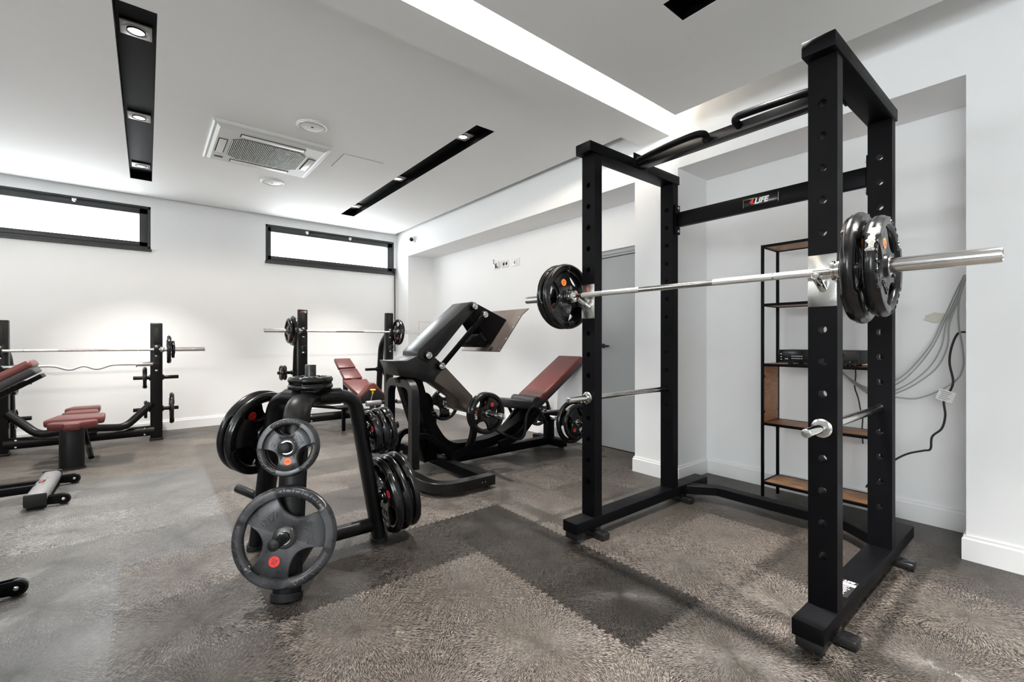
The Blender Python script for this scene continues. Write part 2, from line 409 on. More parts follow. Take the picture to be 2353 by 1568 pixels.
# door in the recess
d = bpy.data.objects.new('door_1', None); COL.objects.link(d); d['kind'] = 'structure'; d.location = (3.98, 3.0, 0)
m = MB(); m.box(3.975, 4.02, 2.58, 3.40, .008, 2.10, .003); m.build('leaf', DOORM, d)
m = MB(); m.box(3.93, 4.05, 2.56, 2.58, 0, 2.17); m.box(3.93, 4.05, 3.40, 3.42, 0, 2.17); m.box(3.945, 4.05, 2.56, 3.42, 2.13, 2.17); m.box(3.96, 4.05, 2.56, 3.42, 2.105, 2.13); m.build('frame', DOORM, d)
m = MB(); m.tube(fillet([(3.975, 3.30, 1.125), (3.925, 3.30, 1.125), (3.925, 3.19, 1.125)], .015), .010, 12); m.lathe([(.026, 0), (.026, .008)], (3.976, 3.30, 1.125), (-1, 0, 0), 20); m.build('handle', MATTB, d)

# ---------------------------------------------------------------- ceiling fittings
def trough(S, z, name, label, nsp, first, pitch):
    root = thing(name, label, 'light', ((S[0] + S[1]) / 2, (S[2] + S[3]) / 2, z))
    m = MB(); x0, x1, y0, y1 = S; zt = z + .075; w = .004
    m.box(x0, x1, y0, y1, zt, zt + w); m.box(x0, x0 + w, y0, y1, z + .001, zt); m.box(x1 - w, x1, y0, y1, z + .001, zt); m.box(x0 + w, x1 - w, y0, y0 + w, z + .001, zt); m.box(x0 + w, x1 - w, y1 - w, y1, z + .001, zt)
    m.build('housing', SLOTB, root)
    cx = (x0 + x1) / 2
    for k in range(nsp):
        cy = first + pitch * k; pz = z + .058
        p = MB(); p.box(cx - .078, cx + .078, cy - .078, cy + .078, pz, pz + .012, .002); p.lathe([(.062, 0), (.064, -.003), (.058, -.004), (.054, -.001)], (cx, cy, pz), (0, 0, 1), 32)
        sp = p.build('spotlight', GREYM if False else WHITEP2, root)
        q = MB(); q.lathe([(.046, .0), (.047, -.006), (.043, -.008), (.040, -.002)], (cx, cy, pz - .001), (0, 0, 1), 28); q.build('bezel', MATTB, sp)
        q = MB(); q.lathe([(.0, -.003), (.02, -.0035), (.040, -.003)], (cx, cy, pz), (0, 0, 1), 28); q.build('lens', LENS, sp)
        lamp((cx, cy, pz - .02))
    return root
WHITEP2 = mat('satin_aluminium', (.55, .55, .54), .38, metal=.6)
LAMPS = []
def lamp(p): LAMPS.append(p)
trough(S1, CZ, 'light_trough', 'black recessed ceiling trough with three spotlights, above the window on the left', 3, 3.642, 1.388)
trough(S2, CZ, 'light_trough', 'black recessed ceiling trough with three spotlights, running towards the corner window', 3, 3.60, 1.409)
trough(S3, PZ, 'light_trough', 'end of a black recessed trough in the ceiling panel above the power rack', 3, .98, -1.32)
trough(S4, PZ, 'light_trough', 'added black ceiling trough overhead, unseen, to the left of the camera', 3, .98, -1.32)  # unseen trough added for more light on the near side

# air conditioner cassette
ax0, ax1, ay0, ay1 = .43, 1.39, 4.48, 5.44
root = thing('air_conditioner', 'white square cassette air conditioner with a slatted grille in the ceiling', 'air conditioner', ((ax0 + ax1) / 2, (ay0 + ay1) / 2, CZ))
m = MB(); cx, cy = .91, 4.96
def ring(z, a, c): return [(a, c, z), (-a, c, z), (-a, -c, z), (a, -c, z)]
hw = .48
secs = [ring(CZ, hw, hw), ring(CZ - .022, hw, hw), ring(CZ - .030, hw - .012, hw - .012), ring(CZ - .030, hw - .030, hw - .030), ring(CZ - .045, hw - .055, hw - .055)]
vs = [V((cx + p[0], cy + p[1], p[2])) for s in secs for p in s]; fs = []
for i in range(len(secs) - 1):
    for j in range(4): fs.append((i * 4 + j, i * 4 + (j + 1) % 4, i * 4 + 4 + (j + 1) % 4, i * 4 + 4 + j))
o4 = (len(secs) - 1) * 4; fs.append((o4, o4 + 1, o4 + 2, o4 + 3)); m.add(vs, fs); m.build('panel', OFFW, root, 20)
gz = CZ - .047
octo = [(-.31, -.20), (-.24, -.275), (.24, -.275), (.31, -.20), (.31, .20), (.24, .275), (-.24, .275), (-.31, .20)]
m = MB(); m.prism(octo, lambda p, q, d: (cx + p, cy + q, d), gz - .001, gz + .002); gr = m.build('intake_shade', GAPSHADE, root)  # dark sheet painted as the shade behind the slats
m = MB(); n = 46
for k in range(n):
    x = -.305 + .61 * k / (n - 1); yy = .275 if abs(x) < .24 else .275 - (abs(x) - .24) * .075 / .07
    m.box(cx + x - .0024, cx + x + .0024, cy - yy, cy + yy, gz - .011, gz - .001)
m.build('grille', WHITEP, root)
for (px_, py_, lx, ly) in ((0, .345, .26, .028), (0, -.345, .26, .028), (.375, 0, .028, .17), (-.375, 0, .028, .17)):
    m = MB(); m.box(cx + px_ - lx - .008, cx + px_ + lx + .008, cy + py_ - ly - .008, cy + py_ + ly + .008, gz, gz + .004); a = m.build('outlet', GAPSHADE, root)  # dark sheet painted as the shade around the flap
    m = MB(); m.box(cx + px_ - lx, cx + px_ + lx, cy + py_ - ly, cy + py_ + ly, gz - .006, gz - .001, .002); m.build('flap', WHITEP, root)
m = MB(); m.box(cx - .40, cx - .33, cy + .30, cy + .32, gz - .003, gz + .001); m.build('indicator_window', MATTB, root)

for (x, y, lab) in ((1.115, 4.138, 'round white ceiling speaker on the near side of the air conditioner'), (1.138, 5.88, 'round white ceiling speaker between the air conditioner and the back wall')):
    root = thing('ceiling_speaker', lab, 'speaker', (x, y, CZ), 'ceiling speakers by the air conditioner')
    m = MB(); m.lathe([(.128, 0), (.127, -.006), (.118, -.012), (.108, -.010), (.106, -.004)], (x, y, CZ), (0, 0, 1), 48); m.build('rim', WHITEP, root)
    m = MB(); m.lathe([(.0, -.012), (.05, -.0115), (.09, -.009), (.107, -.004)], (x, y, CZ), (0, 0, 1), 48); m.build('grille', OFFW, root)
    m = MB(); m.box(x - .010, x + .010, y - .010, y + .010, CZ - .014, CZ - .010, .002); m.build('emblem', MATTB, root)
m = MB(); hx0, hx1, hy0, hy1 = 1.528, 1.932, 4.55, 4.955
m.box(hx0, hx1, hy0, hy1, CZ - .004, CZ + .001)
root = tag(m.build('ceiling_hatch', CEIL, None, loc=(1.73, 4.75, CZ)), 'square flush access hatch in the ceiling beside the air conditioner', 'hatch')
# hatch joint
m = MB(); w = .003
for b in ((hx0 - w, hx1 + w, hy0 - w, hy0), (hx0 - w, hx1 + w, hy1, hy1 + w), (hx0 - w, hx0, hy0, hy1), (hx1, hx1 + w, hy0, hy1)): m.box(*b, CZ - .0012, CZ + .001)
m.build('joint', GREYM, root, loc=(1.73, 4.75, CZ))

# LED strip lying on the near panel edge, in the cove
m = MB(); m.box(XL + .4, 3.09, 1.865, 1.885, PZ + .031, PZ + .037)
tag(m.build('led_strip', LEDM, None, loc=(0, 1.875, PZ + .03)), 'warm strip light glowing in the ceiling cove along the beam', 'light')

# security camera, wall sockets, wall hatch
cpos = V((XW, 6.86, 2.86))
root = thing('security_camera', 'small white turret security camera high on the wall near the corner window', 'camera', cpos)
m = MB(); m.lathe([(.055, 0), (.055, .012), (.046, .022)], cpos, (-1, 0, 0), 32); m.build('mount', WHITEP, root)
ldir = V((-.62, -.72, -.25)).normalized(); bc = cpos + V((-.045, 0, 0))
m = MB(); m.lathe([(.0, -.042), (.022, -.036), (.036, -.022), (.042, 0), (.041, .015), (.036, .03), (.034, .032)], bc, ldir, 32); hd = m.build('head', WHITEP, root)
m = MB(); m.lathe([(.032, .031), (.03, .034), (.0, .037)], bc, ldir, 28); m.build('lens', GLOSSB, hd)
def socket(y, z, lab, kind):
    root = thing('wall_socket', lab, 'socket', (XR, y, z), 'sockets on the recess wall')
    hw_, hh = .072, .05
    m = MB(); m.box(XR - .011, XR, y - hw_, y + hw_, z - hh, z + hh, .003); m.build('cover_plate', WHITEP, root)
    if kind == 'open':
        m = MB(); m.box(XR - .0125, XR - .010, y - .048, y + .03, z - .034, z + .034); m.build('open_box', MATTB, root)
        for k in range(2):
            m = MB(); m.tube(smoothpath([(XR - .012, y - .03, z), (XR - .05, y - .02 + .03 * k, z + .03), (XR - .06, y - .06 + .05 * k, z + .055 + .02 * k), (XR - .05, y + .03, z + .08)]), .0035, 8); m.build('wire', MATTB if k else WHITEP, root)
        m = MB(); m.box(XR - .075, XR - .02, y - .115, y - .10, z - .03, z + .045, .003); m.build('loose_cover', WHITEP, root)
    elif kind == 'double':
        for s in (-1, 1):
            m = MB(); m.lathe([(.026, 0), (.026, .003), (.021, .003), (.019, -.001), (0, -.001)], (XR - .011, y + s * .032, z), (-1, 0, 0), 24); g = m.build('outlet', OFFW, root)
            m = MB()
            for q in (-.009, .009): m.cyl((XR - .0105, y + s * .032 + q, z), (XR - .0135, y + s * .032 + q, z), .004, 8)
            m.build('pin_hole', MATTB, g)
    else:
        m = MB(); m.box(XR - .0135, XR - .010, y - .045, y + .005, z - .028, z + .028, .002); m.build('switch', OFFW, root)
        m = MB(); m.box(XR - .014, XR - .010, y + .018, y + .034, z - .02, z + .014, .002); m.build('network_port', MATTB, root)
socket(5.215, 2.262, 'opened wall socket box with loose wires on the recess wall', 'open')
socket(5.005, 2.262, 'white double wall socket, middle of the three on the recess wall', 'double')
socket(4.77, 2.256, 'white wall plate with a port, nearest to the power rack of the three', 'port')
m = MB(); m.box(3.65, 3.86, R1 - .004, R1 + .001, 1.2, 1.51)
root = tag(m.build('wall_hatch', WALL, None, loc=(3.755, R1, 1.2)), 'flush white access hatch on the side wall of the recess, behind the leg press', 'hatch')
m = MB()
for b in ((3.647, 3.863, 1.197, 1.2), (3.647, 3.863, 1.51, 1.513), (3.647, 3.65, 1.2, 1.51), (3.86, 3.863, 1.2, 1.51)): m.box(b[0], b[1], R1 - .0012, R1 + .001, b[2], b[3])
m.build('joint', GREYM, root, loc=(3.755, R1, 1.2))

# ---------------------------------------------------------------- weight plates
def plate_proto(kg, R, t, lb=None, sticker=REDS, grips=False, logo=False, rub=RUBBER, short=None):
    H = t / 2; ro = .785 * R; ri0 = max(.42 * R, .052); rb = .0262; hub = max(.21 * R, rb + .013); N = 120; w = 31.0
    root = bpy.data.objects.new('weight_plate', None); COL.objects.link(root); root['category'] = 'weight plate'
    mb = MB(); cols = []
    for j in range(N):
        th = 360.0 * j / N; dd = min(abs((th - h + 180) % 360 - 180) for h in (60, 180, 300)); hole = dd < w
        q = math.sqrt(max(0, 1 - (dd / w) ** 2)) ** .75 if hole else 0
        rin = ro - (ro - ri0) * q; pad = 0 if dd < w + 1 else 1
        a = [(rb, .9), (hub - .003, .9), (hub, .82), (hub + .004, .45), ((hub + rin) / 2 + .002, .62), (rin - (.006 if hole else .05 * R), .62 if hole else .55), (rin, .34 if hole else .36), (ro, .34 if hole else .36), (ro + .018 * R, .60 if not pad else .97),
             (.86 * R, .80 if not pad else 1.0), (.915 * R, .82 if not pad else 1.0), (.945 * R, .72 if not pad else .98), (.968 * R, .62), (.992 * R, .40), (R, .16)]
        cols.append((th, hole, a))
    K = len(cols[0][2]); vs = []
    for sgn in (1, -1):
        for th, hole, a in cols:
            c, s = math.cos(math.radians(th)), math.sin(math.radians(th))
            for r, h in a: vs.append((r * c, r * s, sgn * h * H))
    fs = []; B = N * K
    for j in range(N):
        j2 = (j + 1) % N; hol = cols[j][1] and cols[j2][1]
        for i in range(K - 1):
            if i == 6:
                if hol or True:
                    pass
                if not (cols[j][1] or cols[j2][1]): continue
                if cols[j][1] or cols[j2][1]: continue
            p = (j * K + i, j2 * K + i, j2 * K + i + 1, j * K + i + 1); fs.append(p); fs.append(tuple(B + k for k in p[::-1]))
        for i in (0, K - 1): p = (j * K + i, j2 * K + i, B + j2 * K + i, B + j * K + i); fs.append(p)
        if cols[j][1] or cols[j2][1]:
            for i in (6, 7): fs.append((j * K + i, j2 * K + i, B + j2 * K + i, B + j * K + i))
        else: pass
    # arms: stitch ring 6 to ring 7 (coincident there)
    mb.add(vs, fs)
    if grips:
        for h in (60, 180, 300):
            for k in range(-2, 3):
                a = math.radians(h + k * 11.5); e = V((math.cos(a), math.sin(a), 0)); tg = V((-e.y, e.x, 0)); z = V((0, 0, .82 * H))
                P_ = [e * (.855 * R) - tg * .034 * R + z * .8, e * (.90 * R) - tg * .036 * R + z, e * (.935 * R) - tg * .02 * R + z * .95, e * (.945 * R) + z * .92, e * (.935 * R) + tg * .02 * R + z * .95, e * (.90 * R) + tg * .036 * R + z, e * (.855 * R) + tg * .034 * R + z * .8]
                mb.tube(P_, .0022, 6, up=V((0, 0, 1)))
    mb.build('disc', rub, root, 40)
    m = MB()
    for sgn in (1, -1): m.lathe([(rb + .0005, sgn * H * .88), (rb + .0005, sgn * H * .97), (rb + .0045, sgn * H * .97), (rb + .0055, sgn * H * .9)], (0, 0, 0), (0, 0, 1), 40)
    m.lathe([(rb + .0004, -H * .95), (rb + .0004, H * .95)], (0, 0, 0), (0, 0, 1), 40)
    m.f = [f for f in m.f if len(f) == 4]
    m.build('hub_ring', CHROME, root)
    zf = .60 * H; rr = .475 * R; ts = .19 * R
    def ptT(ang, rad, rot, sgn=1):
        a = math.radians(ang); e = V((math.cos(a) * rad, math.sin(a) * rad, 0))
        T = Matrix.Translation(e + V((0, 0, zf))) @ Matrix.Rotation(math.radians(rot), 4, 'Z')
        return T if sgn > 0 else Matrix.Rotation(PI, 4, 'X') @ T
    kgs = ('%gKG' % kg); lbs = lb
    for sgn in ((1, -1) if R > .1 else (1,)):
        text_mesh(kgs, ts, ptT(0, rr, 90, sgn), rub, 'raised_lettering', root, ext=.0032, bold=.0008)
        if lbs: text_mesh(lbs, ts, ptT(120, rr, 210, sgn), rub, 'raised_lettering', root, ext=.0032, bold=.0008)
        sr = max(.105 * R, .017) if R > .12 else .014
        m = MB(); T = ptT(240, rr, 0, sgn); c = T @ V((0, 0, 0)); m.lathe([(0, .0012), (sr * .97, .0012), (sr, .0004)], c, V((0, 0, sgn)), 28)
        st = m.build('sticker', sticker, root)
        st['label'] = 'round %s weight sticker' % ('red' if sticker is REDS else 'orange')
        tt = short or ('%g\nKG' % kg)
        text_mesh(tt, sr * (.72 if '\n' in tt else .62), Matrix.Translation(V((0, 0, .0014 * sgn))) @ ptT(240, rr, 150, sgn), INK, 'sticker_lettering', st, ext=.0003)
    if logo:
        text_mesh('4', ts * .8, ptT(-13, .72 * R, 90 - 13), RINK, 'logo_lettering', root, ext=.001, shear=.25, bold=.002)
        text_mesh('LIFE', ts * .8, ptT(5, .72 * R, 90 + 5), WINK, 'logo_lettering', root, ext=.001, shear=.25, bold=.001)
    root['_used'] = 0
    return root
KINDS = {}
def plate(kind, centre, normal, roll, label, group):
    p = KINDS[kind]
    if p['_used']: o = dup(p)
    else: o = p; p['_used'] = 1
    n = V(normal).normalized(); up = UP - n * n.z if abs(n.z) < .95 else V((0, 1, 0)) - n * n.y
    up.normalize(); right = up.cross(n)
    T = frame_T(right, up, (0, 0, 0)) @ Matrix.Rotation(math.radians(roll), 4, 'Z')
    o.rotation_euler = T.to_euler(); o.location = centre
    tag(o, label, 'weight plate', group)
    return o
KINDS['25'] = plate_proto(25, .235, .050, '55LB', short='25KG')
KINDS['20'] = plate_proto(20, .224, .046, '44LB', grips=True, rub=RUBMATT)
KINDS['20b'] = plate_proto(20, .230, .050, '44LB')
KINDS['5'] = plate_proto(5, .132, .036, '11LB', ORS, grips=True, rub=RUBMATT, short='5KG')
KINDS['5b'] = plate_proto(5, .130, .042, '11LB')
KINDS['2'] = plate_proto(2.5, .113, .034, None, grips=True)
KINDS['bar20'] = plate_proto(20, .200, .050, '44LB', ORS)
KINDS['bar15'] = plate_proto(15, .178, .050, '33LB', ORS, grips=True)
KINDS['p20'] = plate_proto(20, .188, .045, None, REDS, logo=True)
KINDS['p10'] = plate_proto(10, .168, .042, '22LB')
KINDS['p2'] = plate_proto(2.5, .105, .032, None)

m = MB(); rr = random.Random(5); R_, H_ = .178, .025; vs = []; fs = []
for k in range(15):      # torn rim of the 15KG plate
    a = math.radians(260 + k * 2.1); j = rr.uniform
    for r_, z_ in ((1.004, -.2 + j(-.25, .25)), (1.006, .16), (.998, .40), (.985, .60 + j(-.12, .08))): vs.append((R_ * r_ * math.cos(a), R_ * r_ * math.sin(a), H_ * z_ + .0008))
for k in range(14):
    for q in range(3): fs.append((k * 4 + q, k * 4 + q + 1, k * 4 + 5 + q, k * 4 + 4 + q))
m.add(vs, fs); m.build('torn_rubber', TORN, KINDS['bar15'])
# ---------------------------------------------------------------- barbells (built along local X)
def barbell_proto():
    root = bpy.data.objects.new('barbell', None); COL.objects.link(root)
    root['category'] = 'barbell'
    m = MB(); m.cyl((-.67, 0, 0), (.67, 0, 0), .0140, 20)
    m.build('shaft', CHROME, root)
    for s in (-1, 1):
        m = MB(); m.cyl((s * .20, 0, 0), (s * .452, 0, 0), .0146, 20); m.cyl((s * .458, 0, 0), (s * .60, 0, 0), .0146, 20); m.build('knurled_grip', KNURL, root)
        m = MB(); m.lathe([(.0, .66), (.030, .66), (.037, .664), (.037, .672), (.031, .674), (.031, .680), (.038, .682), (.038, .690), (.030, .692), (.026, .698)], (0, 0, 0), (s, 0, 0), 28); m.build('collar', CHROME, root)
        m = MB(); m.lathe([(.0252, .692), (.0252, 1.094), (.0235, 1.100), (.020, 1.100), (.019, 1.097), (.0, 1.097)], (0, 0, 0), (s, 0, 0), 28); m.build('sleeve', CHROME, root)
    return root
bar = barbell_proto()

# ---------------------------------------------------------------- power rack
LY = (1.795, 1.895); RY = (.575, .675); ZB, ZC = .125, 2.305
rack = thing('power_rack', 'tall black steel power rack with pull-up bar standing in front of the alcove', 'power rack', (2.5, 1.235, 0))
holes = [2.122 - .128 * k for k in range(15)]
def post(x0, x1, y0, y1, z0, z1, hz, r=.0155):
    m = MB(); yc = (y0 + y1) / 2; n = 16; sq = []
    hs = sorted(hz); cz = []
    for i, z in enumerate(hs): cz.append((z - .05, z + .05))
    vs = []; fs = []
    def quad(*p):
        o = len(vs); vs.extend(p); fs.append(tuple(range(o, o + len(p))))
    edges = [z0] + [q for c in cz for q in c] + [z1]
    for x in (x0, x1):
        for k in range(0, len(edges), 2): quad((x, y0, edges[k]), (x, y1, edges[k]), (x, y1, edges[k + 1]), (x, y0, edges[k + 1]))
        for z, (a, c) in zip(hs, cz):
            ring_ = []; out = []
            for q in range(n):
                an = 2 * PI * (q + .5) / n; cy_, cz_ = math.cos(an), math.sin(an); s = 1 / max(abs(cy_), abs(cz_))
                ring_.append((x, yc + r * cy_, z + r * cz_)); out.append((x, yc + cy_ * s * .05, z + cz_ * s * .05))
            out = [(p[0], min(max(p[1], y0), y1), min(max(p[2], a), c)) for p in out]
            corner = {}
            for q in range(n):
                q2 = (q + 1) % n; quad(out[q], out[q2], ring_[q2], ring_[q])
            for sy, sz, q in ((1, 1, 1), (-1, 1, 5), (-1, -1, 9), (1, -1, 13)):
                quad(out[q], (x, y1 if sy > 0 else y0, c if sz > 0 else a), out[(q + 1) % n])
    for z in hs:
        for q in range(n):
            a1, a2 = 2 * PI * (q + .5) / n, 2 * PI * (q + 1.5) / n
            quad((x0, yc + r * math.cos(a1), z + r * math.sin(a1)), (x0, yc + r * math.cos(a2), z + r * math.sin(a2)), (x1, yc + r * math.cos(a2), z + r * math.sin(a2)), (x1, yc + r * math.cos(a1), z + r * math.sin(a1)))
    for y in (y0, y1): quad((x0, y, z0), (x1, y, z0), (x1, y, z1), (x0, y, z1))
    for z in (z0, z1): quad((x0, y0, z), (x1, y0, z), (x1, y1, z), (x0, y1, z))
    m.add(vs, fs); return m
FX0, FX1, BX0, BX1 = 2.08, 2.145, 2.92, 2.985
for (y0, y1) in (LY, RY):
    post(FX0, FX1, y0, y1, ZB, ZC, holes).build('upright', BLACK, rack, 30)
    post(BX0, BX1, y0, y1, ZB, ZC, holes).build('upright', BLACK, rack, 30)
    m = MB(); m.box(1.917, 3.40, y0 - .003, y1 + .003, .062, ZB, .003); m.build('base_beam', BLACK, rack)
    m = MB(); m.box(2.03, 2.995, y0 - .008, y1 + .008, ZC, 2.366, .004); m.build('top_beam', BLACK, rack)
    for fx in (2.115, 3.075):
        yc = (y0 + y1) / 2
        m = MB(); m.box(fx - .034, fx + .034, yc - .112, yc + .112, 0, .040, .010); m.box(fx - .022, fx + .022, yc - .05, yc + .05, .034, .064, .002); m.build('foot', GLOSSB, rack)
        if fx < 2.5:
            m = MB(); m.box(1.93, 1.99, yc - .045, yc + .045, .02, .062, .003); m.build('rubber_pad', MATTB, rack)
# rear base beam with angled ends
m = MB(); m.sweep([(3.10, 1.80, .092), (3.235, 1.63, .092), (3.235, .84, .092), (3.10, .67, .092)], rect(.075, .06, .004)); m.build('rear_base_beam', BLACK, rack)
for (yy, s) in ((1.79, -1), (.68, 1)):
    m = MB(); m.box(3.05, 3.16, yy, yy + s * .008, .055, .13, .002); m.lathe([(.011, 0), (.011, .007), (.006, .010)], (3.075, yy + s * .008, .092), (0, s, 0), 12); m.build('bracket', BLACK, rack)
# upper rear beam with emblem
m = MB(); m.box(2.955, 2.998, .69, 1.782, 2.0, 2.1, .004); m.build('rear_cross_beam', BLACK, rack)
for yy, s in ((1.795, -1), (.675, 1)):
    m = MB(); m.box(2.935, 2.998, yy, yy + s * .010, 1.945, 2.155, .003); br = m.build('bracket', BLACK, rack)
    for zz in (1.968, 2.132):
        m = MB(); m.lathe([(.011, 0), (.011, .006), (.005, .010)], (2.966, yy + s * .010, zz), (0, s, 0), 14); m.build('bolt', STEEL, br)
m = MB(); m.box(2.950, 2.956, 1.115, 1.318, 2.026, 2.076, .002); em = m.build('emblem_plate', GLOSSB, rack)
m = MB(); m.box(2.9495, 2.955, 1.112, 1.116, 2.024, 2.078); m.box(2.9495, 2.955, 1.318, 1.321, 2.024, 2.078); m.build('emblem_edge', SHEENM, em)
rgt = (0, -1, 0)
def vtext(s, size, y, z, x, m, par, nm='lettering', shear=.25, bold=.0016):
    base = V((0, 0, 0)); q = par
    while q is not None: base += q.location; q = q.parent
    text_mesh(s, size, frame_T(rgt, UP, (x, y, z)), m, nm, par, ext=.001, shear=shear, bold=bold, base=base)
vtext('4', .046, 1.272, 2.050, 2.949, RINK, em); vtext('LIFE', .046, 1.213, 2.050, 2.949, WINK, em)
# pull-up beam
m = MB(); m.box(2.49, 2.56, .675, 1.795, 2.312, 2.366, .003); m.build('pull_up_beam', PRESS, rack)
for yy, s in ((1.787, -1), (.683, 1)):
    m = MB(); m.box(2.45, 2.60, yy - .004, yy + .004, 2.30, 2.40, .002); m.build('bracket', BLACK, rack)
def mirY(p): return V((p[0], 2 * 1.235 - p[1], p[2]))
hp = [V((2.475, 1.783, 2.345))] + [wx(*p) for p in ((1500, 352, 2.43), (1545, 331, 2.405), (1593, 312, 2.40), (1614, 308, 2.42), (1622, 313, 2.45), (1622, 322, 2.495))]
hq = [V((2.475, .687, 2.345)), V((2.44, .76, 2.356))] + [wx(*p) for p in ((1778, 238, 2.405), (1710, 262, 2.40), (1693, 270, 2.42), (1690, 279, 2.45), (1699, 290, 2.495))]
for q in (hp, hq):
    m = MB(); m.tube(smoothpath(q), .0195, 14, up=UP); gp = m.build('grip_handle', BLACK, rack)
    m = MB(); m.tube([q[0], q[0] + (q[1] - q[0]) * .16], .0215, 14, up=UP); m.build('collar', CHROME, gp)
# bar hooks and safety bars
for yc in (1.845, .625):
    m = MB(); m.box(FX0 - .006, FX0, yc - .05, yc + .05, 1.315, 1.522, .004)
    bh = m.build('bar_hook', STEEL, rack)
    m = MB(); m.cyl((FX0 - .004, yc - .004, 1.383), (1.982, yc - .004, 1.428), .0135, 18, .002); m.build('hook_peg', CHROME, bh)
    m = MB(); m.cyl((1.905, yc, .836), (2.96, yc, .836), .0175, 20, .003); sb = m.build('safety_bar', CHROME, rack)
    m = MB(); m.lathe([(.0175, .0), (.030, .002), (.030, .012), (.037, .014), (.037, .022), (.034, .024)], (FX0 - .025, yc, .836), (1, 0, 0), 26); m.build('flange', CHROME, sb)
# warning label on the right base beam
T0 = V((2.33, .628, .1256)); lx0, lx1 = 2.235, 2.405; ly0, ly1 = .585, .668
m = MB(); m.box(lx0, lx1, ly0, ly1, .1250, .1257); wl = m.build('warning_label', INK, rack)
def lab_T(x, y, z=.1262): return frame_T((0, -1, 0), (1, 0, 0), (x, y, z))
base = rack.location
m = MB(); m.box(2.350, 2.375, ly0 + .002, ly1 - .002, .1256, .1260); m.build('label_band', WINK, wl)
text_mesh('4', .022, lab_T(2.390, .650), OINK, 'lettering', wl, ext=.0001, shear=.25, bold=.0008, base=base)
text_mesh('LIFE', .022, lab_T(2.390, .618), WINK, 'lettering', wl, ext=.0001, shear=.25, bold=.0006, base=base)
text_mesh('WARNING', .014, lab_T(2.3625, .626), INK, 'lettering', wl, ext=.0001, bold=.0004, base=base)
m = MB()
for k in range(9):
    xx = 2.340 - .011 * k; L_ = random.uniform(.055, .072); yy = ly1 - .006; 
    while yy > ly1 - L_:
        s = random.uniform(.003, .009); m.box(xx - .0022, xx + .0022, yy - s, yy, .1256, .1259); yy -= s + .0018
m.build('label_lines', WINK, wl)

# rack barbell and its plates
bar.location = (2.016, 1.235, 1.4485); bar.rotation_euler = (0, math.radians(.35), math.radians(-90))
tag(bar, 'chrome barbell resting in the hooks of the power rack', 'barbell')
G = 'plates on the power rack barbell'
plate('bar20', (2.016, .482, 1.443), (0, -1, 0), 240, 'larger black rubber plate on the power rack bar, next to the right front upright', G)
plate('bar15', (2.016, .424, 1.4425), (0, -1, 0), 240, 'black 15KG plate with torn rubber, outermost on the near end of the rack bar', G)
plate('bar20', (2.016, 1.957, 1.453), (0, -1, 0), 240, 'black plate with an orange sticker on the rack bar, beside the left front upright', G)
plate('bar20', (2.016, 2.010, 1.4535), (0, 1, 0), 200, 'black plate outermost on the far end of the rack bar', G)

# ---------------------------------------------------------------- storage plate tree
SLP = math.atan(.1724); CS, SN = math.cos(SLP), math.sin(SLP)
C = V((.69, 2.595, 0)); D = {'front': math.radians(240), 'right': 0.0, 'left': math.radians(120)}
tree = thing('plate_tree', 'black three-legged weight plate tree loaded with plates in the middle of the floor', 'plate rack', C)
def rz(z): return .385 - .1724 * z
for k, a in D.items():
    e = V((math.cos(a), math.sin(a), 0)); tg = V((-e.y, e.x, 0))
    q = [C + e * .385 + UP * .004, C + e * .236 + UP * .872, C + e * .02 + UP * .872]
    m = MB(); tw, tr = (.062, .038)
    m.tube(fillet(q, .15, 12), tr, 22, up=tg, ry=tw)
    m.build('leg', SATIN, tree)
    m = MB(); bs = C + e * .385
    m.sweep([bs, bs + UP * .026 - e * .004, bs + UP * .03 - e * .005], [((tw + .008) * math.cos(2 * PI * i / 26), (tr + .010) * math.sin(2 * PI * i / 26)) for i in range(26)], e); m.build('foot_cap', MATTB, tree)
    m = MB(); m.tube([C + e * .355 + UP * .10, C - e * .0 + UP * .10], .030, 18, up=UP, ry=.042); m.build('base_brace', SATIN, tree)
    pd = e * CS + UP * SN
    for z, L_ in ((.280, .190), (.645, .190)):
        if k == 'front' and z > .5: z, L_ = .672, .125
        if k == 'right' and z > .5: z, L_ = .634, .20
        if k == 'right' and z < .5: z, L_ = .245, .25
        q = C + e * rz(z) + UP * z
        m = MB(); m.cyl(q + pd * .02, q + pd * (.03 + L_), .0245, 22, .003)
        m.lathe([(.034, 0), (.034, .006)], q + pd * .035, pd, 22)
        pg = m.build('peg', SATIN, tree)
        m = MB(); m.lathe([(.008, 0), (.008, .0015), (.0035, .0015), (.0035, -.001)], q + pd * (.03 + L_ - .0005), pd, 6); m.build('end_bolt', MATTB, pg)
m = MB()
e1 = V((math.cos(D['left']), math.sin(D['left']), 0)); e2 = V((1, 0, 0))
m.tube(fillet([C + e1 * .155 + UP * .872, C + UP * .874, C + e2 * .155 + UP * .872], .10, 6), .062, 24, up=UP, ry=.046); m.build('top_sleeve', SATIN, tree)
m = MB(); m.cyl(C + UP * .86, C + UP * 1.052, .0275, 24, .003); m.lathe([(.05, .905), (.05, .918)], C, UP, 26); m.build('top_peg', RUBMATT, tree)
ef, er, el = (V((math.cos(D[k]), math.sin(D[k]), 0)) for k in ('front', 'right', 'left'))
G = 'plates on the plate tree'
def tp(kind, e, z, d, flip, roll, lab):
    pd = e * CS + UP * SN
    plate(kind, C + e * rz(z) + UP * z + pd * d, -pd if flip else pd, roll, lab, G)
tp('20', ef, .280, .068, 0, 10, 'black 20KG plate with a red sticker, lowest on the front of the plate tree')
tp('5', ef, .672, .100, 0, 35, 'small black 5KG plate with an orange sticker, upper front of the plate tree')
tp('5', ef, .672, .062, 0, 28, 'small black plate hidden behind the 5KG plate on the plate tree')
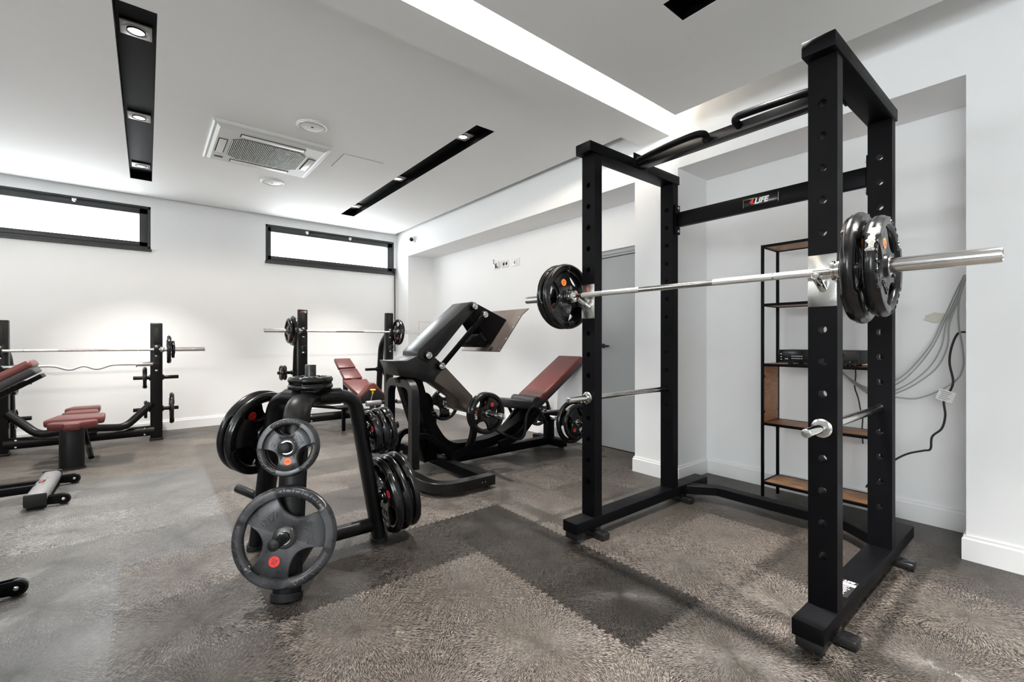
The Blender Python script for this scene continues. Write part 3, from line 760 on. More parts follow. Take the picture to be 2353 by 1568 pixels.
tp('25', el, .645, .070, 1, -190, 'big black 25KG plate on the left arm of the tree, next to the leg')
tp('25', el, .645, .124, 1, -120, 'big black plate, outermost on the left arm of the plate tree')
for i, d_ in enumerate((.066, .111, .156)):
    tp('5b', er, .634, d_, i == 0, 150 + 40 * i, 'small black plate on the upper right peg of the tree, ' + ('next to the leg', 'middle of three', 'outermost')[i])
for i, d_ in enumerate((.078, .132, .186)):
    tp('20b', er, .245, d_, i == 0, 140 + 50 * i, 'large black plate on the lower right peg of the tree, ' + ('next to the leg', 'middle of three', 'outermost')[i])
plate('2', C + UP * .9355 , UP, 20, 'small black plate lying flat, lower of two round the top peg of the plate tree', G)
plate('2', C + UP * .9710 , UP, 75, 'small black plate lying flat, upper of two round the top peg of the plate tree', G)

# ---------------------------------------------------------------- leg press
YC = 3.73
press = thing('leg_press', 'black plate-loaded leg press with a red backrest in front of the wall recess', 'leg press', (2.4, YC, 0))
def part(name, m, mt, par=press, sm=35): return m.build(name, mt, par, sm)
xz = lambda p, q, d: (p, d, q)
m = MB(); m.sweep(fillet([(2.19, 2.975, .062), (1.69, 2.975, .062), (1.69, 4.485, .062), (2.19, 4.485, .062)], .22, 9), rect(.085, .08, .004)); part('base_frame', m, PRESS)
m = MB(); m.box(2.09, 2.17, 3.01, 4.45, .024, .102, .003); part('cross_beam', m, BLACK)
m = MB(); m.box(2.17, 3.56, 3.68, 3.78, .024, .105, .003); part('rail', m, BLACK)
m = MB(); m.box(3.50, 3.60, 3.50, 3.96, .02, .10, .003); part('rear_foot_beam', m, BLACK)
for (x, y) in ((2.14, 3.0), (2.14, 4.46), (1.70, 3.2), (1.70, 4.26), (3.55, 3.54), (3.55, 3.92), (2.3, 3.73)):
    m = MB(); m.cyl((x, y, 0), (x, y, .026), .028, 18); part('rubber_foot', m, MATTB)
for dx in (0, .03):
    m = MB(); m.lathe([(.006, 0), (.006, .004)], (2.06 + dx, 2.9325, .062), (0, -1, 0), 10); part('bolt', m, STEEL)
m = MB(); m.sweep(fillet([(1.75, 3.49, .10), (1.75, 3.49, .815), (1.75, 3.97, .815), (1.75, 3.97, .10)], .13, 9), rect(.072, .072, .004), V((1, 0, 0))); part('arch', m, PRESS)
m = MB(); m.sweep(fillet([(1.84, YC, .92), (2.00, YC, .42), (2.18, YC, .17), (2.74, YC, .155), (3.20, YC, .36), (3.47, YC, .68)], [.2, .22, .25, .2], 8), rect(.15, .09, .004), V((0, 0, 1))); part('main_frame', m, BLACK)
m = MB(); m.beam((1.74, YC, .86), (1.995, YC, .09), .10, .08, .004, V((1, 0, 0))); m.beam((2.03, YC, .5), (2.03, YC, .09), .12, .08, .004, V((1, 0, 0))); part('rear_post', m, BLACK)
m = MB(); m.prism([(1.605, 1.012), (1.74, 1.012), (1.92, 1.092), (1.985, 1.05), (2.115, .945), (2.02, .86), (1.99, .80), (1.80, .86), (1.665, .882)], xz, 3.585, 3.875, .006); part('tower_head', m, PRESS)
m = MB(); m.prism([(2.10, .965), (2.42, .655), (2.42, .58), (2.36, .50), (2.29, .54), (2.27, .64), (1.98, .84)], xz, 3.60, 3.86, .006); part('weight_lever', m, SHEENM)
m = MB(); m.prism([(1.828, 1.04), (1.832, 1.085), (1.86, 1.118), (2.365, 1.545), (2.41, 1.555), (2.445, 1.53), (2.45, 1.49), (2.27, 1.31), (2.025, 1.045), (1.93, .985)], xz, 3.58, 3.88, .008); part('upper_arm', m, PRESS)
for y0, y1 in ((3.552, 3.578), (3.882, 3.908)):
    m = MB(); m.beam((2.06, (y0 + y1) / 2, .955), (2.532, (y0 + y1) / 2, 1.434), .026, .046, .003, V((-1, 0, 1)).normalized()); part('link_bar', m, BLACK)
for y0, y1 in ((3.598, 3.612), (3.848, 3.862)):
    m = MB(); m.prism([(2.372, 1.515), (2.40, 1.55), (2.45, 1.545), (2.835, 1.392), (2.622, 1.15), (2.480, 1.335), (2.42, 1.40)], xz, y0, y1, .002); part('footplate_bracket', m, BLACK)
m = MB(); m.prism([(2.395, 1.165), (2.50, 1.25), (2.60, 1.15), (2.585, 1.12), (2.45, 1.12)], xz, 3.62, 3.84, .003); m.beam((2.60, YC, 1.175), (2.80, YC, 1.40), .236, .01, .002, V((-1, 0, 1)).normalized()); part('bracket_web', m, BLACK)
nr = .004
m = MB(); m.sweep([(2.588, YC, 1.078), (2.868, YC, 1.436), (2.956, YC, 1.502)], [(-.33, -nr), (.33, -nr), (.33, nr), (-.33, nr)], V((-1, 0, 1)).normalized()); fp = part('footplate', m, SHEENM)
m = MB()
for t in (.06, .34, .66, .93):
    for yy in (3.42, 4.04): m.lathe([(.006, 0), (.004, .003)], (2.588 + .28 * t - .004, yy, 1.078 + .358 * t + .003), V((-.78, 0, .62)), 8)
m.build('screw', STEEL, fp)
for (x, z) in ((2.412, 1.508), (2.532, 1.434), (1.927, 1.052), (2.059, .955)):
    for yy, s in ((3.575, -1), (3.885, 1)):
        m = MB(); m.lathe([(.037, -.012), (.037, .018), (.034, .022)], (x, yy, z), (0, s, 0), 26); pv = part('pivot', m, BLACK)
        m = MB(); m.lathe([(.030, .020), (.030, .030), (.024, .033), (.020, .031), (.016, .031), (.013, .036), (.0, .037)], (x, yy, z), (0, s, 0), 26); m.build('cap', CHROME, pv)
for s in (-1, 1):
    m = MB(); m.cyl((2.38, YC + s * .12, .53), (2.38, YC + s * .66, .53), .0245, 22, .003); m.lathe([(.042, .235), (.042, .25)], (2.38, YC, .53), (0, s, 0), 26); part('weight_horn', m, CHROME)
    m = MB(); m.cyl((3.485 if s < 0 else 3.72, YC + s * .02, .335), (3.485 if s < 0 else 3.72, YC + s * (.68 if s < 0 else .47), .335), .0245, 22, .003); part('storage_horn', m, CHROME)
    y = YC + s * .145
    q = [wy(943, 1062, 3.585), wy(948, 1020, 3.585), wy(962, 1002, 3.585), wy(985, 1003, 3.585), wy(1010, 1026, 3.585), wy(1052, 1068, 3.585)]
    q = [V((p.x, y, max(p.z, .07))) for p in q]
    m = MB(); m.sweep(fillet(q, .07, 5), rect(.05, .04, .004), V((0, 1, 0))); m.beam((q[4].x - .03, y, q[4].z + .035), (q[4].x + .10, y, q[4].z - .07), .05, .05); part('stop_arm', m, BLACK)
m = MB(); m.box(3.42, 3.78, YC - .05, YC + .05, .28, .38, .004); m.box(3.50, 3.58, YC - .05, YC + .05, .09, .34, .004); part('storage_support', m, BLACK)
m = MB(); m.sweep(fillet([(2.44, 3.62, .50), (2.45, 3.62, .30), (2.38, 3.62, .15), (2.16, 3.62, .11)], .14, 7), rect(.06, .05, .004), V((0, 1, 0))); part('stop_post', m, BLACK)
m = MB(); m.box(2.0, 2.16, YC + .10, YC + .22, .28, .50, .006); m.lathe([(.10, -.05), (.10, .05)], (2.1, YC + .30, .58), (0, 1, 0), 28); part('shock_block', m, BLACK)
m = MB()
for s in (-1, 1): m.sweep(fillet([(2.72, YC + s * .15, .15), (2.98, YC + s * .15, .20), (3.24, YC + s * .15, .45)], .2, 6), rect(.04, .07, .004), UP)
part('seat_frame', m, BLACK)
def pad(T, lx, ly, lz, b): mm = MB(); mm.obox(T, V((lx, ly, lz)), b, 4); return mm
def inc(a, c, y, thick):   # matrix of a pad lying on the line a->c (x,z), thickness below
    a, c = V((a[0], y, a[1])), V((c[0], y, c[1])); t = (c - a).normalized(); n = V((-t.z, 0, t.x)); sd = n.cross(t)
    T = Matrix(((t.x, sd.x, n.x, 0), (t.y, sd.y, n.y, 0), (t.z, sd.z, n.z, 0), (0, 0, 0, 1))); T.translation = (a + c) / 2 - n * thick / 2
    return T, (c - a).length
T, L_ = inc((3.235, .585), (3.885, 1.012), YC, .075); part('backrest', pad(T, L_, .38, .075, .022), REDL)
T, L_ = inc((3.17, .515), (3.86, .968), YC, .075); T2 = T.copy(); part('backrest_shell', pad(T2, L_, .376, .085, .02), BLKL)
T, L_ = inc((2.84, .590), (3.17, .545), YC, .085); part('seat', pad(T, L_, .38, .085, .025), BLKL)
m = MB(); m.tube([(3.19, YC - .186, .535), (3.19, YC + .186, .535)], .055, 20); part('lumbar_roll', m, BLKL)
hpx = [(1150, 990), (1165, 1001), (1192, 1010), (1207, 1000), (1211, 965), (1217, 944), (1230, 936), (1243, 944)]
for s in (-1, 1):
    q = [wy(a, c, 3.45) for a, c in hpx]; q = [V((p.x, YC + s * .265, p.z)) for p in q]
    q[0].y = YC + s * .16
    m = MB(); m.tube(smoothpath(q, 5), .0135, 12, up=V((0, 1, 0))); hb = part('handle', m, SATIN)
    e_ = wy(1256, 974, 3.45); m = MB(); m.cyl(q[-1], (e_.x, YC + s * .265, e_.z), .019, 16, .004); m.build('grip', RUBBER, hb)
G = 'plates on the leg press'
plate('p20', (2.38, 3.305, .53), (0, -1, 0), 180, 'black plate with white and red logo on the near horn of the leg press', G)
plate('p20', (2.38, 3.355, .53), (0, -1, 0), 200, 'black plate on the near horn of the leg press, behind the one with the logo', G)
plate('p10', (2.38, 4.06, .53), (0, 1, 0), 30, 'black plate on the far loading horn of the leg press', G)
plate('p20', (3.485, 3.25, .335), (0, -1, 0), 0, 'black plate with a red sticker, outermost on the storage horn below the backrest', G)
plate('20b', (3.485, 3.31, .335), (0, -1, 0), 40, 'larger black plate, innermost on the storage horn below the backrest', G)
plate('p20', (3.72, 4.10, .335), (0, 1, 0), 70, 'black plate on the far storage horn of the leg press, behind the backrest', G)

# ---------------------------------------------------------------- olympic benches by the back wall
def bench_frame(root, xs, Y, H, hooks, brand, zt, yp=.03):
    for i, x in enumerate(xs):
        m = MB(); w = .116
        m.prism([(Y - .045, .02), (Y + .045, .02), (Y + .045, H * .62), (Y + .025, H - .012), (Y + .015, H), (Y - .035, H), (Y - .045, H - .01)], lambda p, q, d: (d, p, q), x - w / 2, x + w / 2, .007); m.build('upright', SATIN, root)
        m = MB(); m.box(x - w / 2 - .008, x + w / 2 + .008, Y - .053, Y + .053, 0, .025, .006); m.build('foot_cap', MATTB, root)
        m = MB(); m.tube(fillet([(x, Y + .03, H * .80), (x, Y + .28, H * .70), (x, Y + .42, .02)], .14, 8), .046, 18, up=V((1, 0, 0))); m.build('rear_strut', SATIN, root)
        m = MB(); zb = min(hooks) - .10; ztp = max(hooks) + .26
        m.box(x - .032, x + .032, Y - .053, Y - .044, zb, max(hooks) + .055, .002)
        m.prism([(x - .032, max(hooks) + .075), (x + .032, max(hooks) + .075), (x + .018, ztp), (x - .018, ztp)], lambda p, q, d: (p, d, q), Y - .052, Y - .044, .002)
        hk = m.build('hook_plate', MATTB, root)
        for hz in hooks:
            m = MB(); m.sweep([(x, Y - .05, hz - .035), (x, Y - .125, hz - .028), (x, Y - .14, hz + .022)], rect(.05, .016, .003), V((1, 0, 0)) ) if False else m.prism([(Y - .048, hz - .05), (Y - .048, hz + .012), (Y - .064, hz + .004), (Y - .075, hz - .020), (Y - .115, hz - .022), (Y - .128, hz + .022), (Y - .140, hz + .020), (Y - .128, hz - .04), (Y - .08, hz - .055)], lambda p, q, d: (d, p, q), x - .024, x + .024, .002)
            m.build('hook', MATTB, hk)
        for bz in [h - .075 for h in hooks] + [max(hooks) + .04]:
            m = MB(); m.lathe([(.013, 0), (.013, .006), (.006, .010)], (x, Y - .053, bz), (0, -1, 0), 14); m.build('bolt', STEEL, hk)
    m = MB(); m.tube([(xs[0] + .02, Y, .115), (xs[1] - .02, Y, .115)], .060, 20); cb = m.build('cross_tube', SATIN, root)
    for x, s in ((xs[0], 1), (xs[1], -1)):
        for dz in (-.035, .035):
            m = MB(); m.lathe([(.010, 0), (.010, .005), (.005, .008)], (x + s * .11, Y - .048, .115 + dz), (0, -1, 0), 12); m.build('bolt', STEEL, cb)
    for x in xs:
        for s in (-1, 1):
            for z in zt:
                m = MB(); m.cyl((x + s * .03, Y + yp, z), (x + s * (.215 if yp < .1 else .245), Y + yp, z), .0215, 18, .003); m.lathe([(.034, .058), (.034, .07)], (x, Y + yp, z), (s, 0, 0), 20); m.build('peg', SATIN, root)

bx = (-1.165, .088); Y1 = 6.9
b1 = thing('flat_bench', 'low flat barbell bench with oxblood pads below the left window', 'bench', (-.54, 6.5, 0))
bench_frame(b1, bx, Y1, 1.395, (1.078, .906), False, (.742, .364))
for s, x in ((-1, bx[0]), (1, bx[1])):
    m = MB(); q = [wy(348, 928, 6.86), wy(318, 955, 6.84), wy(288, 982, 6.8), wy(235, 984, 6.7), wy(185, 984, 6.6)]
    q = [V(((x + s * (p.x - bx[1])) if s < 0 else p.x, p.y, p.z)) for p in q]
    m.tube(fillet(q, .12, 6), .040, 16, up=V((0, 1, 0))); m.build('brace_tube', SATIN, b1)
m = MB(); m.box(-.60, -.48, 5.85, 6.85, .30, .36, .01); m.build('spine_beam', SATIN, b1)
m = MB(); m.tube([(-.54, 5.845, .36), (-.54, 5.815, .20), (-.54, 5.81, .0)], .088, 24, up=V((0, 1, 0)), ry=.055); m.build('front_leg', SATIN, b1)
m = MB(); m.tube([(-.54, 5.81, 0), (-.54, 5.81, .015)], .096, 24, up=V((0, 1, 0)), ry=.063); m.build('foot_cap', MATTB, b1)
m = MB(); m.tube([(-.50, 6.30, .30), (-.42, 5.98, .05)], .022, 14); m.build('strut', SATIN, b1)
zs = .395
def padpoly(pts, z0, z1, b=.018): mm = MB(); mm.prism(pts, lambda p, q, d: (-.54 + p, q, d), z0, z1, b); return mm
padpoly([(-.17, 5.86), (-.06, 5.81), (-.05, 5.74), (.05, 5.74), (.06, 5.81), (.17, 5.86), (.175, 5.92), (.15, 5.965), (.06, 5.94), (-.06, 5.94), (-.15, 5.965), (-.175, 5.92)], .355, .425, .016).build('seat', REDL, b1)
padpoly([(-.215, 6.0), (.215, 6.0), (.205, 6.33), (-.16, 6.36)], .37, .44, .02).build('seat_back', REDL, b1)
padpoly([(-.135, 6.40), (.135, 6.40), (.135, 6.62), (-.10, 6.64)], .385, .45, .018).build('backrest', REDL, b1)
padpoly([(-.14, 6.66), (.14, 6.66), (.14, 6.86), (-.10, 6.86)], .395, .465, .018).build('headrest', REDL, b1)

def copybar(loc, label):
    o = dup(bar); o.rotation_euler = (0, 0, 0); o.location = loc; tag(o, label, 'barbell'); return o
copybar((-.538, 6.80, 1.079), 'long chrome barbell resting on the bench uprights below the left window')
# EZ curl bar on the lower hooks
ez = thing('curl_bar', 'chrome zigzag curl bar lying on the lower hooks of the flat bench', 'barbell', (-.54, 6.80, .911))
xe = [-.47, -.30, -.22, -.11, 0, .11, .22, .30, .47]; ze = [0, .0, .0, -.035, .012, -.035, 0.0, 0, 0]
ze = [.0, .004, -.004, -.040, -.004, -.040, -.004, .004, .0]
m = MB(); m.tube(smoothpath([(-.54 + x * .98, 6.80, .911 + z) for x, z in zip(xe, ze)], 5), .0135, 14, up=V((0, 1, 0))); m.build('shaft', KNURL, ez)
for s in (-1, 1):
    m = MB(); m.lathe([(.0, .44), (.034, .44), (.034, .452), (.0252, .454), (.0252, .605), (.022, .610), (.0, .610)], (-.54, 6.80, .911), (s, 0, 0), 24); m.build('sleeve', CHROME, ez)
G = 'plates on and around the flat bench'
plate('p10', (.205, 6.80, 1.079), (1, 0, 0), 20, 'black plate on the flat bench barbell, inner of two at its right end', G)
plate('p2', (.246, 6.80, 1.079), (1, 0, 0), 60, 'little black plate on the flat bench barbell, outer of two at its right end', G)
plate('p20', (.235, Y1 + .03, .364), (1, 0, 0), 10, 'black plate on the lower outer peg of the flat bench right upright, by the baseboard', G)
plate('5b', (-.020, Y1 + .03, .742), (-1, 0, 0), 35, 'black plate on the upper inner peg of the flat bench right upright', G)
plate('p2', (-.012, Y1 + .03, .364), (-1, 0, 0), 80, 'little black plate on the lower inner peg of the flat bench right upright', G)
plate('5b', (-1.075, Y1 + .03, .742), (1, 0, 0), 15, 'black plate on the upper inner peg of the flat bench left upright', G)
plate('p2', (-1.075, Y1 + .03, .364), (1, 0, 0), 55, 'little black plate on the lower inner peg of the flat bench left upright', G)

bx2 = (1.652, 2.895); Y2 = 6.62
b2 = thing('incline_bench', 'incline barbell bench with three oxblood pads below the corner window', 'bench', (2.27, 6.2, 0))
bench_frame(b2, bx2, Y2, 1.61, (1.312, 1.10), True, (.735,), .31)
up0 = b2
text_mesh('4', .032, frame_T((1, 0, 0), UP, (bx2[0] - .028, Y2 - .0455, 1.572)), RINK, 'logo_lettering', b2, ext=.001, shear=.25, bold=.001, base=b2.location)
text_mesh('LIFE', .032, frame_T((1, 0, 0), UP, (bx2[0] + .012, Y2 - .0455, 1.572)), WINK, 'logo_lettering', b2, ext=.001, shear=.25, bold=.0008, base=b2.location)
def ipad(y0, z0, y1, z1, wa, wb, th, name, mt=REDL, x=2.27):
    a, c = V((0, y0, z0)), V((0, y1, z1)); t = (c - a).normalized(); n = V((0, -t.z, t.y)); L = (c - a).length
    mm = MB(); mm.prism([(-wa / 2, 0), (wa / 2, 0), (wb / 2, L), (-wb / 2, L)], lambda p, q, d: tuple(V((x + p, y0, z0)) + t * q + n * d), -th, 0, .014)
    return mm.build(name, mt, b2)
ipad(6.63, .80, 6.86, .925, .25, .235, .055, 'headrest'); ipad(6.37, .66, 6.60, .785, .255, .25, .055, 'backrest'); ipad(5.86, .49, 6.33, .645, .25, .34, .06, 'seat')
m = MB(); m.prism([(-.17, .40), (.17, .40), (.175, .48), (.12, .53), (.06, .60), (.03, .635), (-.03, .635), (-.06, .60), (-.12, .53), (-.175, .48)], lambda p, q, d: (2.28 + p, d, q), 5.70, 5.82, .02); m.build('saddle_pad', REDL, b2)
m = MB(); m.prism([(-.15, .38), (.15, .38), (.15, .47), (.05, .56), (-.05, .56), (-.15, .47)], lambda p, q, d: (2.28 + p, d, q), 5.685, 5.702, .003); m.build('saddle_plate', MATTB, b2)
m = MB(); m.lathe([(.0, .0), (.036, .004), (.036, .014), (.012, .026), (.012, .06), (.005, .062)], (2.25, 5.63, .565), (0, .1, -1), 20); kn = m.build('pull_pin', YEL, b2)
m = MB(); m.cyl((2.25, 5.63, .51), (2.22, 5.66, .36), .006, 10); m.build('pin_rod', STEEL, kn)
m = MB(); m.tube([(2.27, 6.62, .13), (2.27, 5.25, .20)], .045, 16); m.tube([(2.27, 5.25, .0), (2.27, 5.28, .24)], .05, 16); m.build('spine_tube', SATIN, b2)
m = MB(); m.tube([(2.27, 6.30, .58), (2.27, 6.35, .17)], .04, 16); m.tube([(2.27, 6.75, .80), (2.27, 6.68, .15)], .035, 16); m.tube([(2.28, 5.78, .42), (2.28, 5.66, .20)], .032, 16); m.build('pad_support', SATIN, b2)
m = MB(); m.box(2.21, 2.33, 5.9, 6.8, .41, .44, .01) if False else m.beam((2.27, 5.92, .44), (2.27, 6.84, .845), .09, .03); m.build('pad_rail', SATIN, b2)
m = MB(); m.tube([(1.99, 5.16, .45), (2.53, 5.16, .45)], .021, 14); m.build('foot_roller_bar', SATIN, b2)
for a, c in ((1.98, 2.16), (2.36, 2.56)):
    m = MB(); m.cyl((a, 5.16, .45), (c, 5.16, .45), .032, 18, .006); m.build('foot_roller', GREYM, b2)
m = MB(); m.tube([(2.27, 5.16, .45), (2.27, 5.27, .22)], .025, 14); m.build('roller_post', SATIN, b2)
m = MB(); m.box(1.9, 2.12, 5.9, 6.15, .30, .325, .006); m.tube([(1.72, 6.55, .30), (2.0, 6.0, .30)], .022, 12); m.box(1.99, 2.03, 6.0, 6.04, 0, .30, .003); m.build('spotter_step', BLACK, b2)
copybar((2.268, 6.52, 1.315), 'long chrome barbell loaded on the incline bench below the corner window')
G = 'plates on and around the incline bench'
plate('bar20', (1.515, 6.52, 1.315), (-1, 0, 0), 30, 'larger black plate on the incline bench barbell, inner of two at its left end', G)
plate('p10', (1.462, 6.52, 1.315), (-1, 0, 0), 60, 'smaller black plate on the incline bench barbell, outer of two at its left end', G)
plate('bar20', (3.005, 6.52, 1.315), (-1, 0, 0), 30, 'black plate on the incline bench barbell, at its right end by the leg press', G)
plate('p2', (1.458, Y2 + .31, .735), (-1, 0, 0), 10, 'little black plate on the outer peg of the incline bench left upright, outermost', G)
plate('p2', (1.498, Y2 + .31, .735), (-1, 0, 0), 70, 'little black plate on the outer peg of the incline bench left upright, innermost', G)
plate('5b', (2.985, Y2 + .31, .735), (-1, 0, 0), 70, 'black plate on the outer peg of the incline bench right upright', G)

# ---------------------------------------------------------------- adjustable benches at the left edge
def adj_bench(yc):
    root = thing('adjustable_bench', '', 'bench', (-1.2, yc, 0), 'adjustable benches along the left')
    m = MB(); m.obox(Matrix.Translation((-.605, yc, .075)), V((.115, .74, .085)), .035, 4); fb = m.build('foot_beam', GREYM, root)
    for s in (-1, 1):
        m = MB(); m.obox(Matrix.Translation((-.605, yc + s * .375, .074)), V((.117, .02, .087)), .009, 2); m.box(-.655, -.555, yc + s * .30 - .03, yc + s * .30 + .03, .0, .036, .004); m.build('end_cap', MATTB, fb)
        m = MB()
        for q in (-.018, .018): m.prism([(-.57, .02), (-.57, .075), (-.47, .078), (-.445, .065), (-.435, .045), (-.445, .022), (-.47, .012)], lambda p, z, d: (p, d, z), yc + s * .31 + q - .004, yc + s * .31 + q + .004, .001)
        wbk = m.build('wheel_bracket', BLACK, root)
        m = MB(); m.lathe([(.030, -.013), (.038, -.010), (.038, .010), (.030, .013)], (-.468, yc + s * .31, .0385), (0, 1, 0), 28); m.build('wheel', RUBBER, wbk)
        m = MB(); m.lathe([(.010, .023), (.010, .028), (.004, .031)], (-.468, yc + s * .31, .045), (0, -1, 0), 12); m.build('bolt', STEEL, wbk)
        m = MB(); m.box(-2.0, -.62, yc + s * .075 - .022, yc + s * .075 + .022, .062, .115, .004); m.build('rail', BLACK, root)
    m = MB(); m.box(-.634, -.60, yc - .045, yc + .045, .117, .1195, .001); lb = m.build('label_plate', MATTB, root)
    m = MB(); m.box(-.628, -.612, yc - .02, yc + .02, .1194, .1200); m.build('label_mark', REDS, lb)
    m = MB()
    for q in (-.10, .10): m.lathe([(.007, 0), (.007, .005)], (-.60, yc + q, .117), (0, 0, 1), 10)
    m.build('bolt', STEEL, root)
    m = MB(); m.box(-2.06, -1.95, yc - .30, yc + .30, 0, .07, .01); m.build('front_foot', MATTB, root)
    m = MB(); m.tube([(-1.55, yc, .10), (-1.45, yc, .46)], .04, 16); m.tube([(-.95, yc, .09), (-1.12, yc, .56)], .025, 14); m.build('post', BLACK, root)
    T, L_ = inc((-1.47, .52), (-.675, 1.045), yc, .06); m = pad(T, L_, .29, .06, .022); m.build('backrest', REDL, root)
    T, L_ = inc((-1.46, .46), (-.660, .990), yc, .05); m = pad(T, L_, .285, .055, .012); m.build('backrest_shell', BLKL, root)
    T, L_ = inc((-1.42, .415), (-.62, .935), yc, .03); m = pad(T, L_, .16, .03, .004); m.build('backrest_rail', BLACK, root)
    T, L_ = inc((-1.90, .50), (-1.50, .46), yc, .06); m = pad(T, L_, .30, .07, .022); m.build('seat', REDL, root)
    return root
a1 = adj_bench(4.90); a1['label'] = 'adjustable bench with a raised oxblood backrest and grey wheeled foot, by the flat bench'
a2 = dup(a1); a2.location = (-1.2, 2.76, 0); a2['label'] = 'adjustable bench of which only a black foot wheel shows, nearest the camera'

# ---------------------------------------------------------------- shelf, amplifier and cables in the alcove
sx0, sx1, sy0, sy1 = 3.53, 3.80, .80, 1.44; tb = .018
shelf = thing('shelf_unit', 'open black metal shelving with oak boards in the alcove behind the power rack', 'shelf', (3.66, 1.12, 0))
for x in (sx0, sx1):
    for y in (sy0, sy1):
        m = MB(); m.box(x - tb / 2, x + tb / 2, y - tb / 2, y + tb / 2, 0, 1.885, .001); m.build('leg', BLACK, shelf)
for z, wood in ((.14, 1), (.572, 1), (1.005, 1), (1.445, 0), (1.875, 0)):
    m = MB()
    for x in (sx0, sx1): m.box(x - tb / 2, x + tb / 2, sy0 + tb / 2, sy1 - tb / 2, z - tb / 2, z + tb / 2, .001)
    for y in (sy0, sy1): m.box(sx0 + tb / 2, sx1 - tb / 2, y - tb / 2, y + tb / 2, z - tb / 2, z + tb / 2, .001)
    m.build('shelf_frame', BLACK, shelf)
    m = MB(); m.box(sx0 + tb / 2, sx1 - tb / 2, sy0 + tb / 2, sy1 - tb / 2, z - .004, z + .008, .001); m.build('shelf_board', WOOD, shelf)
m = MB(); m.box(sx0 + tb / 2, sx1 - tb / 2, sy1 - .008, sy1 + .008, .582, .995, .001); m.build('side_panel', WOOD, shelf)
m = MB()
for x in (sx0 + .012, sx1 - .012):
    for z in (.66, .92): m.cyl((x, sy1 - .012, z), (x, sy1 + .012, z), .009, 10)
m.build('panel_clip', MATTB, shelf)

amp = thing('amplifier', 'black audio amplifier with knobs on the middle shelf of the alcove shelving', 'amplifier', (3.65, 1.1, 1.013))
ay0_, ay1_, az0, az1, axf = .865, 1.335, 1.028, 1.118, 3.535
m = MB(); m.box(axf, 3.79, ay0_, ay1_, az0, az1, .003); m.build('case', MATTB, amp)
m = MB(); m.box(axf - .004, axf + .001, ay0_ - .001, ay1_ + .001, az0 - .001, az1 + .001, .001); fpn = m.build('front_panel', GLOSSB, amp)
for y in (ay0_ + .05, ay1_ - .07):
    for x in (3.56, 3.76):
        m = MB(); m.cyl((x, y, 1.013), (x, y, az0), .016, 14); m.build('foot', MATTB, amp)
for y, z, r in ((.955, 1.088, .017), (.955, 1.045, .012), (.905, 1.042, .008), (1.07, 1.07, .02), (1.01, 1.045, .010)):
    m = MB(); m.lathe([(r, 0), (r * .95, .012), (0, .013)], (axf - .004, y, z), (-1, 0, 0), 20); kb = m.build('knob', MATTB, fpn)
    m = MB(); m.box(axf - .0172, axf - .016, y - .0012, y + .0012, z, z + r * .8); m.build('pointer', WINK, kb)
m = MB()
for k in range(6):
    for j in range(2): m.box(axf - .006, axf - .003, 1.245 - .012 * k - .004, 1.245 - .012 * k + .002, 1.055 + .016 * j, 1.060 + .016 * j)
m.build('button', WINK, fpn)
m = MB()
for z in (1.048, 1.066, 1.086): m.box(axf - .006, axf - .003, 1.310, 1.318, z, z + .005)
m.build('indicator', WINK, fpn)
m = MB(); m.box(axf - .005, axf - .003, 1.27, 1.29, 1.052, 1.057); m.build('usb_slot', WINK, fpn)

# cables hanging on the alcove wall
CX = 3.885
def cab(name, label, pts, r, mt, X=CX, group=None, cat='cable'):
    q = []
    for p in pts:
        if len(p) == 2: q.append(wx(p[0], p[1], X))
        elif len(p) == 3 and p[2] < 10: q.append(wx(p[0], p[1], p[2]))
        else: q.append(V(p))
    m = MB(); m.tube(smoothpath(q, 7), r, 8, up=V((1, 0, 0)))
    return tag(m.build(name, mt, None, loc=q[0]), label, cat, group)
G = 'grey cables in the alcove'
def hang(pts, x0, x1, x2):      # taped to the wall at the top, bellying away from it, back to the shelf
    out = []
    for p in pts:
        t = min(max((p[1] - 730) / 140.0, 0), 1); X = x0 + (x1 - x0) * t
        if p[0] < 2040: X = x1 + (x2 - x1) * min(1, (2040 - p[0]) / 110.0)
        out.append((p[0], p[1], X))
    return out
cab('cable', 'grey cable hanging in the alcove, uppermost strand of the bundle behind the rack', hang([(2216, 632), (2196, 672), (2178, 712), (2163, 742), (2140, 790), (2105, 835), (2062, 872), (2000, 892), (1950, 868), (1925, 845)], 3.892, 3.74, 3.84), .0042, CABG, 3.892, G)
cab('cable', 'grey cable hanging in the alcove, second strand of the bundle from the top', hang([(2218, 632), (2200, 676), (2182, 716), (2167, 746), (2146, 792), (2112, 838), (2066, 880), (2005, 899), (1955, 872), (1928, 847)], 3.880, 3.725, 3.83), .0042, CABG, 3.880, G)
cab('cable', 'grey cable hanging in the alcove, third strand of the bundle, looping lower', hang([(2219, 634), (2204, 678), (2186, 718), (2173, 748), (2162, 800), (2130, 850), (2070, 892), (2008, 905), (1958, 876), (1930, 849)], 3.868, 3.71, 3.82), .0042, CABG, 3.868, G)
cab('cable', 'grey cable hanging in the alcove, lowest strand leaving the tape patch', hang([(2219, 636), (2206, 680), (2190, 720), (2181, 750), (2176, 800), (2146, 852), (2075, 898), (2010, 911), (1960, 880), (1932, 851)], 3.856, 3.695, 3.81), .0042, CABG, 3.856, G)
cab('cable', 'pale grey cable making the widest loop under the black cord in the alcove', hang([(2219, 640), (2204, 690), (2203, 745), (2212, 800), (2213, 845), (2195, 876), (2150, 902), (2105, 916), (2062, 914), (2010, 908), (1965, 885), (1935, 856)], 3.844, 3.68, 3.80), .0045, CABG, 3.84, G)
